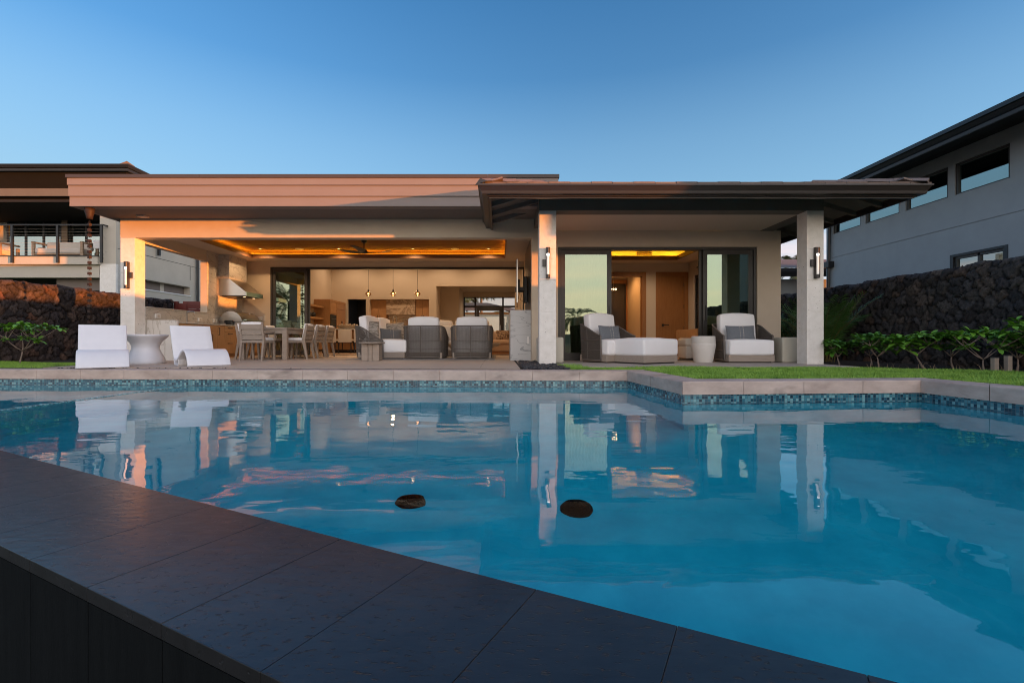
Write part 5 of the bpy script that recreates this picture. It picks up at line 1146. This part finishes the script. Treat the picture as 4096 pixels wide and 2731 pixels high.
# right hand marble cabinet, screen
t = thing('marble_cabinet', 'veined marble clad cabinet at the right end of the lanai', 'cabinet', (.47, 10.9, FZ)); m = MB(); m.rbox(-.225, .205, -.6, .6, 0, 1.06, .004, n=1); m.build('body', MARBH, t); m = MB(); m.box(.125, .165, -.612, -.6, .36, .50); m.build('socket', PLASTICW, t)
t = thing('television', 'slim television turned edge on upon a wall arm at the right of the lanai', 'television', (.45, 12.0, Zc(1.38)), R(-2.15)); m = MB(); m.rbox(-.012, .022, -.85, .85, -.5, .5, .005, n=1); m.build('housing', STEEL, t); m = MB(); m.box(-.015, -.0125, -.83, .83, -.48, .48); m.build('screen', BLACK, t); m = MB(); m.box(.022, .07, -.15, .15, -.12, .12); m.build('rear_box', BLACK, t)
t = thing('wall_mount', 'black swivel arm holding the television on the slate panel', 'television mount', (.70, 11.9, Zc(1.25))); m = MB(); m.rbox(-.10, .0, -.06, .06, -.32, .32, .02, n=2); m.build('wall_plate', BLACK, t); m = MB(); m.box(-.30, -.08, -.03, .03, -.06, .07); m.box(-.2, -.1, -.2, .2, -.03, .04); m.build('arm', BLACK, t); m = MB(); m.tube([(-.14, -.1, -.1), (-.18, -.12, -.25), (-.1, -.1, -.3), (-.05, -.08, -.2)], .005, 6); m.tube([(-.24, -.1, 0), (-.27, -.12, -.22), (-.23, -.1, -.24), (-.2, -.08, -.05)], .005, 6); m.build('cable', BLACK, t)
# ------------------------------------------------------------------ dining set
t = thing('dining_table', 'long weathered teak dining table with square legs on the lanai', 'dining table', (-5.13, 11.95, FZ)); m = MB(); m.rbox(-.52, .52, -1.3, 1.3, .665, .705, .006, n=1); m.build('table_top', TEAKH, t)
for sx in (-1, 1):
    for sy in (-1, 1): m = MB(); m.rbox(sx * .465 - .05, sx * .465 + .05, sy * 1.24 - .05, sy * 1.24 + .05, 0, .664, .005, n=1); m.build('leg', TEAK, t)
m = MB(); m.box(-.41, .41, -1.27, -1.23, .57, .664); m.box(-.41, .41, 1.23, 1.27, .57, .664); m.box(-.49, -.45, -1.19, 1.19, .57, .664); m.box(.45, .49, -1.19, 1.19, .57, .664); m.build('apron', TEAKH, t)
def dchair(label, arms=False):
    t = thing('dining_chair', label, 'dining chair', (0, 0, 0), group='teak dining chairs')
    for sx in (-1, 1):
        m = MB()
        def leg(p0, p1, w0, w1, d0_, d1_):
            vs = []
            for (p, w_, d_) in ((p0, w0, d0_), (p1, w1, d1_)): vs += [(p[0] - w_ / 2, p[1] - d_ / 2, p[2]), (p[0] + w_ / 2, p[1] - d_ / 2, p[2]), (p[0] + w_ / 2, p[1] + d_ / 2, p[2]), (p[0] - w_ / 2, p[1] + d_ / 2, p[2])]
            m.add(vs, [(3, 2, 1, 0), (4, 5, 6, 7), (0, 1, 5, 4), (1, 2, 6, 5), (2, 3, 7, 6), (3, 0, 4, 7)])
        leg((sx * .235, -.25, 0), (sx * .235, -.225, .40), .032, .042, .035, .05); m.build('leg', TEAK, t)
        m = MB(); leg((sx * .235, .285, 0), (sx * .235, .20, .42), .034, .042, .035, .07); leg((sx * .235, .20, .42), (sx * .235, .275, .79), .042, .034, .07, .04); m.build('leg', TEAK, t)
    m = MB(); m.rbox(-.255, .255, -.25, .24, .37, .42, .005, n=1); m.build('seat_frame', TEAKH, t)
    m = MB()
    for k, z in enumerate((.465, .575, .685)):
        y = .205 + (z - .42) * .2; m.rbox(-.213, .213, y, y + .022, z - .03, z + .072, .004, n=1, M=None)
    m.build('back_slats', TEAKH, t)
    m = MB(); m.rbox(-.235, .235, -.26, .18, .421, .48, .025, puff=.012, n=2, seg=2); m.build('seat_cushion', CUSH, t, smooth=True)
    m = MB(); m.rbox(-.225, .225, -.03, .03, 0, .33, .022, puff=.012, n=2, seg=2, M=T(0, .185, .475, 0, -.17)); m.build('back_cushion', CUSH, t, smooth=True)
    if arms:
        m = MB()
        for sx in (-1, 1): m.rbox(sx * .26 - .025, sx * .26 + .025, -.26, .24, .59, .615, .005, n=1); m.rbox(sx * .26 - .02, sx * .26 + .02, -.25, -.20, .42, .59, .004, n=1)
        m.build('armrest', TEAK, t)
    return t
d0_ = dchair('teak dining chair with its slatted back to the pool at the near table end', True); d0_.location = (-5.17, 10.52, FZ); d0_.rotation_euler = (0, 0, R(178))
d1_ = dchair('teak dining chair on the right side of the table, nearest the pool'); d1_.location = (-4.62, 11.3, FZ); d1_.rotation_euler = (0, 0, R(-88))
dup(d1_, (-4.60, 11.98, FZ), R(-92), 'teak dining chair on the right side of the table, middle of three'); dup(d1_, (-4.6, 12.65, FZ), R(-90), 'teak dining chair on the right side of the table, farthest of three')
dup(d1_, (-5.66, 11.3, FZ), R(90), 'teak dining chair on the counter side of the table, nearest the pool'); dup(d1_, (-5.66, 11.98, FZ), R(88), 'teak dining chair on the counter side of the table, middle of three'); dup(d1_, (-5.66, 12.65, FZ), R(91), 'teak dining chair on the counter side of the table, farthest of three')
dup(d0_, (-5.13, 13.48, FZ), R(2), 'teak dining chair with arms at the far end of the table')

# ------------------------------------------------------------------ kitchen and living room
isl = thing('kitchen_island', 'oak kitchen island with pale stone top under three pendant lamps', 'kitchen island', (-4.3, 17.9, FZ)); m = MB(); m.rbox(-2.1, 1.9, -.45, .55, .82, .87, .004, n=1); m.build('worktop', MARB, isl); m = MB(); m.box(-1.7, 1.8, -.1, .5, .1, .819); m.box(-1.95, -1.8, -.4, .5, 0, .819); m.build('carcass', OAK, isl)
m = MB(); m.box(-1.7, 1.8, -.05, .45, 0, .1); m.build('plinth', BLACK, isl)
bs = thing('upholstered_stool', 'cream upholstered stool with black legs at the island, leftmost of the row', 'stool', (-5.79, 16.9, FZ), R(180), group='cream stools at the kitchen island')
m = MB(); m.rbox(-.23, .23, .15, .21, .36, .80, .02, n=2); m.build('backrest', CUSHC, bs, smooth=True, auto=50); m = MB(); m.rbox(-.23, .23, -.2, .15, .40, .48, .02, n=2); m.build('seat', CUSHC, bs, smooth=True, auto=50)
for sx in (-1, 1):
    for sy in (-1, 1): m = MB(); m.cyl((sx * .2, sy * .17, .36), (sx * .215, sy * .2, 0), .022, .013, n=8); m.build('leg', BLACK, bs)
m = MB(); m.box(-.22, .22, -.19, .19, .35, .40); m.build('seat_frame', BLACK, bs)
for k, lb in enumerate(['cream upholstered stool at the island, second from the left', 'cream upholstered stool at the island half hidden by the rope sofa', 'cream upholstered stool at the island hidden behind the rope sofa cushions']): dup(bs, (-5.25 + k * .54, 16.9, FZ), R(180), lb)
bw_ = thing('fruit_bowl', 'long pale wooden bowl of round fruit on the island', 'bowl', (-5.45, 17.75, FZ + .87)); m = MB(); n = 30
prof = [(.25, 0), (.34, .03), (.42, .10), (.43, .105), (.40, .10), (.30, .04), (0, .03)]
m.lathe(prof, 32, M=Matrix.Diagonal((1, .4, 1, 1))); m.build('dish', DRIFT, bw_, smooth=True, auto=50)
for k in range(9):
    m = MB(); m.lathe([(.045 * math.sin(PI * i / 8), .045 - .045 * math.cos(PI * i / 8)) for i in range(9)], 12, (-.3 + k * .075, .03 * (-1) ** k, .06 + .02 * (k % 2))); m.build('fruit', DRIFT, bw_, smooth=True)
t = thing('faucet', 'steel spring faucet on the kitchen island', 'faucet', (-3.93, 18.2, FZ + .87)); m = MB(); m.tube([(0, 0, 0), (0, 0, .38), (.02, 0, .44), (.07, 0, .47), (.12, 0, .44), (.13, 0, .38), (.13, 0, .22)], .014, 8); m.build('spout', STEEL, t, smooth=True); m = MB(); m.cyl((.02, 0, .06), (.07, 0, .08), .01); m.build('lever', STEEL, t)
for i, x in enumerate((-4.79, -3.88, -2.98)):
    t = thing('pendant_lamp', ['smoked glass pendant lamp over the island, left of three', 'smoked glass pendant lamp over the island, middle of three', 'smoked glass pendant lamp over the island, right of three'][i], 'pendant lamp', (x, 18, 2.40), group='pendant lamps over the island')
    m = MB(); m.cyl((0, 0, .12), (0, 0, 2.0), .006, n=6); m.build('cord', BLACK, t); m = MB(); m.cyl((0, 0, .06), (0, 0, .13), .028, n=12); m.build('socket', BLACK, t)
    m = MB(); m.lathe([(.03, .075), (.045, .05), (.09, .015), (.112, -.02), (.112, -.035), (.08, -.045), (.075, -.075), (.07, -.085), (0.0, -.085)], 28); m.build('glass_shade', AMBER, t, smooth=True)
    m = MB(); m.lathe([(.0, -.05), (.03, -.035), (.034, -.01), (.02, .03), (.0, .05)], 14); m.build('bulb', BULB, t, smooth=True)
    lamp('pendant_light', 'POINT', (x, 18, 2.18), 2.0, WARM, .05)
# tall units on the left
t = thing('tall_kitchen_units', 'tall oak kitchen units with a black oven and built in fridge', 'kitchen cabinet', (-7.0, 20.5, FZ), world=True); tz = Zc(1.68)
m = MB(); m.box(-7.35, -6.72, 19.5, 21.45, FZ + .08, tz - .09); m.build('carcass', OAK, t); m = MB(); m.box(-7.35, -6.70, 19.49, 21.46, tz - .088, tz); m.build('cornice', OAK, t)
def tf(y0, y1, z0, z1, nm='cabinet_front', mat=OAK): m = MB(); m.rbox(-6.719, -6.70, y0 + .006, y1 - .006, z0 + .006, z1 - .006, .002, n=1); return m.build(nm, mat, t)
tf(19.5, 20.25, 1.75, tz - .1); ovn = tf(19.52, 20.22, 1.0, 1.72, 'oven', BLACK); m = MB(); m.cyl((-6.68, 19.6, 1.55), (-6.68, 20.15, 1.55), .012); m.build('handle', STEEL, ovn); tf(19.5, 20.25, .33, .97); tf(20.27, 21.44, 1.98, tz - .1); f_ = tf(20.27, 21.44, .33, 1.96); m = MB(); m.box(-6.69, -6.66, 20.85, 20.89, 1.0, 1.5); m.build('handle', BRONZE, f_)
for z, lb in ((Zc(1.32), 'upper oak wall shelf left of the tall units'), (Zc(.86), 'lower oak wall shelf with dark planters')):
    m = MB(); m.box(-7.349, -6.95, 16.6, 19.48, z, z + .07); tag(m.build('wall_shelf', OAK), lb, 'shelf', 'oak wall shelves')
for k in range(3): m = MB(); m.lathe([(0, 0), (.10, 0), (.13, .08), (.12, .18), (0, .17)], 16, (-7.12, 18.0 + k * .35, Zc(.93))); tag(m.build('dark_pot', BLACK, smooth=True), ['dark rounded pot on the lower shelf, nearest the lanai', 'dark rounded pot on the lower shelf, middle of three', 'dark rounded pot on the lower shelf, farthest from the lanai'][k], 'pot', 'dark pots on the shelf')
t = thing('kitchen_range_wall', 'oak kitchen wall cabinets around a marble range hood', 'kitchen cabinet', (-4.36, 21.8, FZ), world=True)
m = MB(); m.box(-5.66, -4.97, 21.75, 22.1, 1.525, 2.48); m.box(-3.69, -3.07, 21.75, 22.1, 1.525, 2.48); m.build('wall_cabinet', OAKD, t)
for (a, b) in ((-5.66, -5.32), (-5.315, -4.97), (-3.69, -3.385), (-3.38, -3.07)):
    m = MB(); m.rbox(a + .003, b - .003, 21.728, 21.749, 1.53, 2.475, .002, n=1); f_ = m.build('cabinet_front', OAK, t); hx_ = b - .05 if a in (-5.66, -3.69) else a + .05; m = MB(); m.box(hx_ - .008, hx_ + .008, 21.70, 21.728, 1.56, 1.80); m.build('handle', BLACK, f_)
m = MB(); m.box(-4.965, -3.695, 21.65, 22.1, 1.82, 2.485); m.build('hood', MARBK, t)
m = MB(); m.box(-5.66, -3.07, 22.08, 22.11, 1.1, 1.82); m.build('backsplash', MARBK, t)
m = MB(); m.box(-5.66, -3.07, 21.5, 22.1, .33, 1.08); m.build('base_cabinet', OAK, t); m = MB(); m.box(-5.665, -3.065, 21.45, 22.1, 1.081, 1.115); m.build('worktop', MARB, t)
m = MB(); m.box(-5.62, -5.0, 21.76, 21.79, 1.485, 1.523); m.build('under_cabinet_light', mk('warm_led', (1, .8, .4), None, emit=(1, .62, .22), es=5), t)
m = MB(); m.tube([(-4.3, 22.08, 1.62), (-4.3, 21.9, 1.62), (-4.0, 21.9, 1.62), (-4.0, 21.9, 1.5)], .018, 8); m.build('pot_filler', STEEL, t)
t = thing('lounge_chair', 'tan upholstered lounge chair inside, right of the marble cabinet edge', 'armchair', (.12, 15.9, FZ)); m = MB(); m.rbox(-.42, .42, -.55, .4, .08, .30, .05, n=2); m.rbox(-.40, .40, -.57, .3, .30, .43, .06, puff=.03, n=3, seg=2); m.build('seat', TANF, t, smooth=True, auto=60); m = MB(); m.rbox(-.42, .42, .22, .45, .3, .72, .09, puff=.03, n=3, seg=2); m.build('backrest', TANF, t, smooth=True); m = MB(); m.box(-.38, .38, -.5, .38, 0, .08); m.build('base', OAKD, t)
pillow('throw_pillow', .46, .34, .14, IKAT, 'brown patterned pillow on the tan lounge chair', (.14, 15.95, FZ + .44), 0, -.3)
# bedroom pieces
t = thing('dresser', 'low oak dresser against the right bedroom wall', 'dresser', (4.95, 12.2, FZ)); m = MB(); m.rbox(-.27, .27, -.7, .7, .1, .70, .006, n=1); m.build('carcass', OAK, t); m = MB(); m.box(-.25, .25, -.65, .65, 0, .1); m.build('plinth', OAKD, t)
for z in (.12, .31, .5): m = MB(); m.rbox(-.285, -.271, -.68, .68, z, z + .18, .003, n=1); m.build('drawer', OAK, t)
t = thing('pouf', 'small cream upholstered bench inside the bedroom door', 'bench', (4.35, 11.05, FZ)); m = MB(); m.rbox(-.22, .22, -.25, .25, .02, .30, .03, n=2); m.build('base', CUSHC, t, smooth=True, auto=60); m = MB(); m.rbox(-.23, .23, -.26, .26, .30, .47, .05, puff=.02); m.build('seat_cushion', CUSHC, t, smooth=True); m = MB(); m.box(-.2, .2, -.22, .22, 0, .02); m.build('foot', BLACK, t)
t = thing('chandelier', 'small brass hanging lamp in the bathroom beyond the bedroom', 'hanging lamp', (X(2454, 15), 15.0, Zc(1.55))); m = MB(); m.cyl((0, 0, 0), (0, 0, .7), .006); m.lathe([(.0, -.03), (.07, -.02), (.075, -.01), (0, .0)], 20); m.build('stem', STEEL, t)
for s_ in (-1, 0, 1): m = MB(); m.lathe([(.0, -.03), (.022, 0), (0, .03)], 10, (s_ * .07, 0, .05)); m.build('bulb', BULB, t)

# ------------------------------------------------------------------ lamps that light the rooms
LW = (1, .67, .42)
for x in (-6.2, -4.3, -2.4, -.5):
    for y in (16.0, 20.4): lamp('living_downlight', 'SPOT', (x, y, 4.38), 33, LW, .12, spot=150)
lamp('hall_downlight', 'SPOT', (-.5, 24.6, 3.2), 16, LW, .05, spot=150)
for x in (2.0, 3.9): lamp('bedroom_downlight', 'SPOT', (x, 12.2, 2.95), 13, LW, .04, spot=150)
lamp('bathroom_downlight', 'SPOT', (3.4, 14.5, 2.83), 22, (1, .45, .14), .05, spot=150)

# ------------------------------------------------------------------ planting
def leafshape(m, base, d, up, L_, w_, droop=.2, mat=None):
    d = d.normalized(); s_ = d.cross(up).normalized(); n = s_.cross(d).normalized()
    pr = [(0, .05), (.3, .55), (.6, 1.0), (.85, .75), (1.0, .0)]; vs = []
    for (t, k) in pr:
        c = base + d * (L_ * t) - Vector((0, 0, 1)) * (droop * L_ * t * t); vs += [tuple(c + s_ * (w_ / 2 * k) + n * (.08 * L_ * k)), tuple(c), tuple(c - s_ * (w_ / 2 * k) + n * (.08 * L_ * k))]
    fs = []
    for i in range(4): o = i * 3; fs += [(o, o + 1, o + 4, o + 3), (o + 1, o + 2, o + 5, o + 4)]
    m.add(vs, fs)
def plumeria(loc, label, seed, H=.62, spread=.55, nb=3, yellow=0, flower=False, lm=LEAF, rose=17, leaf=.165, lean=(0, 0)):
    g = random.Random(seed); t = thing('plumeria_shrub', label, 'shrub', loc, group='young plumeria shrubs')
    br = MB(); lv = MB(); tips = []
    def grow(p, d, L_, r, depth):
        pts = [p]; q = p; dd = d.copy()
        for i in range(4):
            dd = (dd + Vector((g.uniform(-.16, .16), g.uniform(-.16, .16), .10))).normalized(); q = q + dd * L_ / 4; pts.append(q)
        br.tube(pts, [r * (1 - .13 * i) for i in range(5)], 7)
        if depth == 0: tips.append((q, dd, rose)); return
        if depth == 1: tips.append((q, (dd + Vector((g.uniform(-.6, .6), g.uniform(-.6, .6), 0))).normalized(), rose * 2 // 3))
        k = 4 if depth > 1 else 3; a0 = g.uniform(0, 6.28)
        for i in range(k):
            a = a0 + i * 2 * PI / k + g.uniform(-.4, .4); out = Vector((math.cos(a), math.sin(a) * .8, 0))
            grow(q, (dd * .35 + out * .95 + Vector((0, 0, .42))).normalized(), L_ * g.uniform(.75, 1.0) * (spread / .55), r * .68, depth - 1)
    grow(Vector((0, 0, 0)), Vector((lean[0], lean[1], 1)).normalized(), H * .42, .016, 2)
    for (p, d, rn) in tips:
        for i in range(rn):
            a = i * 2.4 + g.uniform(-.3, .3); el = g.uniform(-.45, .95); dv = (Vector((math.cos(a), math.sin(a), 0)) * math.cos(el) + Vector((0, 0, 1)) * math.sin(el) + d * .2)
            leafshape(lv, p - d * g.uniform(0, .05), dv, Vector((0, 0, 1)), leaf * g.uniform(.7, 1.15), leaf * .42, g.uniform(.1, .6))
    zmax = max(v[2] for v in lv.v)
    br.build('branch', BARK, t, smooth=True); lv.build('foliage', lm, t, smooth=True)
    k = H / zmax; t.scale = (k * 1.3, k * 1.3, k)
    if flower:
        f = MB(); p = max(tips, key=lambda q: q[0].z - q[0].x)[0]
        for i in range(5): a = i * 1.257; leafshape(f, p + Vector((-.03, -.02, .05)), Vector((math.cos(a), math.sin(a), .4)), Vector((0, 0, 1)), .05, .035, 0)
        f.build('flower', PETAL, t)
    return t
plumeria((-8.85, 9.05, .2), 'young plumeria shrub in front of the left lava wall', 11, .80, .72, lm=LEAF, lean=(.1, 0))
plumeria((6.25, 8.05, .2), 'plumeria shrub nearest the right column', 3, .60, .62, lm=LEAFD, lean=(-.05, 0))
plumeria((6.72, 7.75, .2), 'plumeria shrub in the middle of the right bed, leaning left', 21, .62, .55, lm=LEAF, lean=(-.35, 0))
plumeria((6.85, 6.9, .2), 'sprawling plumeria shrub with a white flower in the right bed', 17, .66, .75, lm=LEAF, flower=True, lean=(-.3, 0))
plumeria((7.35, 6.45, .2), 'tall plumeria shrub at the right edge beside the short grey posts', 29, .80, .70, lm=LEAF)
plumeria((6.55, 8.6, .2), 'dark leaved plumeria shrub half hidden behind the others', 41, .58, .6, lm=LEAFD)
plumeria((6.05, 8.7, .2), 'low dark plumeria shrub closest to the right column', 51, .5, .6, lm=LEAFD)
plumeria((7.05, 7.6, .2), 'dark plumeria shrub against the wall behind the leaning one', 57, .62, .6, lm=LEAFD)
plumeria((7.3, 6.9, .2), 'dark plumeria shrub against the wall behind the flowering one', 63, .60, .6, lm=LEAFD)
m = MB(); m.lathe([(.018 * math.sin(PI * i / 6), .018 - .018 * math.cos(PI * i / 6)) for i in range(7)], 10, (6.98, 6.75, .44)); 
for x, y, h, lb in ((6.70, 6.62, .21, 'short grey post in the right bed, the lower one'), (6.86, 6.60, .24, 'short grey post in the right bed, the taller one')):
    t = thing('garden_post', lb, 'garden post', (x, y, .2), group='grey posts in the bed'); m = MB(); m.rbox(-.03, .03, -.03, .03, 0, h, .004, n=1); m.build('post', TEAK, t); m = MB(); m.rbox(-.032, .032, -.032, .032, h, h + .012, .003, n=1); m.build('cap', RATT, t)
def frond(m, base, az, L_, el, droop, lf=.30, n=22, w_=.018, stem=None, fold=.5):
    P = []; q = Vector(base); e = el
    for i in range(13):
        P.append(q.copy()); q = q + Vector((math.cos(az) * math.cos(e), math.sin(az) * math.cos(e), math.sin(e))) * L_ / 12; e -= droop / 12
    if stem is not None: stem.tube(P, [.012 * (1 - .07 * i) for i in range(13)], 5)
    for i in range(n):
        t = .22 + .77 * i / (n - 1); f = t * 12; j = min(11, int(f)); p = P[j].lerp(P[j + 1], f - j); d = (P[j + 1] - P[j]).normalized(); s_ = d.cross(Vector((0, 0, 1))).normalized(); up = s_.cross(d)
        k = math.sin(PI * (.15 + .8 * t)) ; LL = lf * (.35 + .75 * k)
        for sg in (-1, 1):
            dv = (s_ * sg * .85 + d * .65 + up * fold * random.uniform(.3, .8)).normalized(); e1 = p + dv * LL * .55; e2 = p + dv * LL - Vector((0, 0, 1)) * LL * .25; a = d * w_
            m.add([tuple(p), tuple(e1 + a), tuple(e2), tuple(e1 - a)], [(0, 1, 2, 3)])
def areca(loc, H, n, label, seed, spread=1.0):
    random.seed(seed); t = thing('areca_palm', label, 'palm', loc, group='areca palms by the porch'); st_ = MB(); fr = MB()
    for k in range(n):
        a = random.uniform(0, 2 * PI); r = random.uniform(0, .18); b = Vector((r * math.cos(a), r * math.sin(a), 0)); L_ = H * random.uniform(.75, 1.15)
        frond(fr, b, a + random.uniform(-.4, .4), L_, random.uniform(1.28, 1.54), random.uniform(.5, 1.6) * spread, lf=.26 * H, n=26, w_=.011, stem=st_)
    st_.build('stem', STEM, t); fr.build('frond', FROND, t); return t
areca((6.85, 10.3, .2), 1.42, 22, 'green areca palm just right of the right column', 5, .8)
areca((7.2, 11.6, .2), 1.4, 18, 'areca palm seen between the porch wall and the right column', 6)
areca((6.9, 12.6, .2), 1.3, 14, 'areca palm farther back behind the right column', 8)
def palm(loc, H, L_, n, label, seed, mat=FROND, lean=(0, 0), group=None, lf=.75, w_=.032):
    random.seed(seed); t = thing('coconut_palm', label, 'palm tree', loc, group=group); m = MB(); P = [(lean[0] * (i / 8) ** 2, lean[1] * (i / 8) ** 2, H * i / 8) for i in range(9)]; m.tube(P, [.20 - .012 * i for i in range(9)], 10); m.build('trunk', TRUNK, t, smooth=True)
    m = MB(); s_ = MB()
    for k in range(n): frond(m, Vector(P[-1]), k * 2.4 + random.uniform(-.2, .2), L_ * random.uniform(.85, 1.1), random.uniform(-.3, 1.35), random.uniform(1.0, 1.9), lf=lf, n=34, w_=w_, stem=s_)
    m.build('crown', mat, t); s_.build('frond_stem', STEM, t); return t
palm((24.6, 30, 0), 9.5, 2.3, 26, 'palm crown showing above the grey house roof', 3, FRONDY)
palm((28.2, 32, 0), 11.4, 2.1, 24, 'second palm crown above the grey house roof, higher up', 4, FRONDY)
palm((19.6, 32.5, 0), 5.3, 1.9, 20, 'palm crown in the gap left of the right column', 5, FRONDY)
palm((-1.85, 52, 0), 6.4, 2.0, 20, 'slim palm trunk seen through the entry transom', 6, FRONDY)
palm((-3.3, 46, 0), 5.0, 2.0, 18, 'palm crown seen through the left of the entry glazing', 12, FRONDY)
palm((.9, 50, 0), 3.0, 2.0, 18, 'low palm seen through the right of the entry glazing', 13, FRONDY)
# across the lawn behind the viewer, mirrored in the glass doors
palm((-18.6, -15, -1.6), 5.6, 3.0, 26, 'palm on the shore reflected in the lanai glass door', 7)
palm((-24, -22, -1.6), 4.4, 2.6, 22, 'lower palm on the shore reflected in the lanai glass door', 8)
palm((8.0, -30, -1.6), 4.6, 2.2, 24, 'palm on the shore reflected in the porch glass door', 9)
pv = thing('reflection_blocker', 'unseen added grey stucco pavilion beyond the right wall, mirrored in the porch glass door', 'blocker', (12.45, -2.7, -1.6), world=True)  # out of view; added to keep bright sky out of the glass reflection
m = MB(); m.box(12.0, 12.9, -4.2, -1.4, -1.6, 5.2); m.build('wall', GREYST, pv); m = MB(); m.add([(11.9, -4.35, 5.22), (13.0, -4.35, 5.22), (13.0, -1.32, 5.22), (11.9, -1.32, 5.22), (12.45, -2.8, 5.7)], [(0, 1, 4), (1, 2, 4), (2, 3, 4), (3, 0, 4), (3, 2, 1, 0)]); m.build('roof', TILE, pv); m = MB(); m.box(12.1, 12.8, -1.4, -1.37, -1.5, .7); dr_ = m.build('door', FRAME, pv); m = MB(); m.box(12.68, 12.72, -1.37, -1.32, -.5, -.3); m.build('handle', STEEL, dr_)
m = MB(); n = 60; vs = []
for i in range(n + 1):
    x = -900 + 2000 * i / n; h = 6 + 75 / (1 + math.exp(-(x - 420) / 90)) + 5 * math.sin(i * .9) + 3 * math.sin(i * 2.3)
    vs += [(x, -700, -2), (x, -820, h), (x, -1100, h * 1.1), (x, -1500, -2)]
m.add(vs, [(i * 4 + k, i * 4 + k + 4, i * 4 + k + 5, i * 4 + k + 1) for i in range(n) for k in range(3)]); struct(m.build('hills', HILLM, smooth=True))
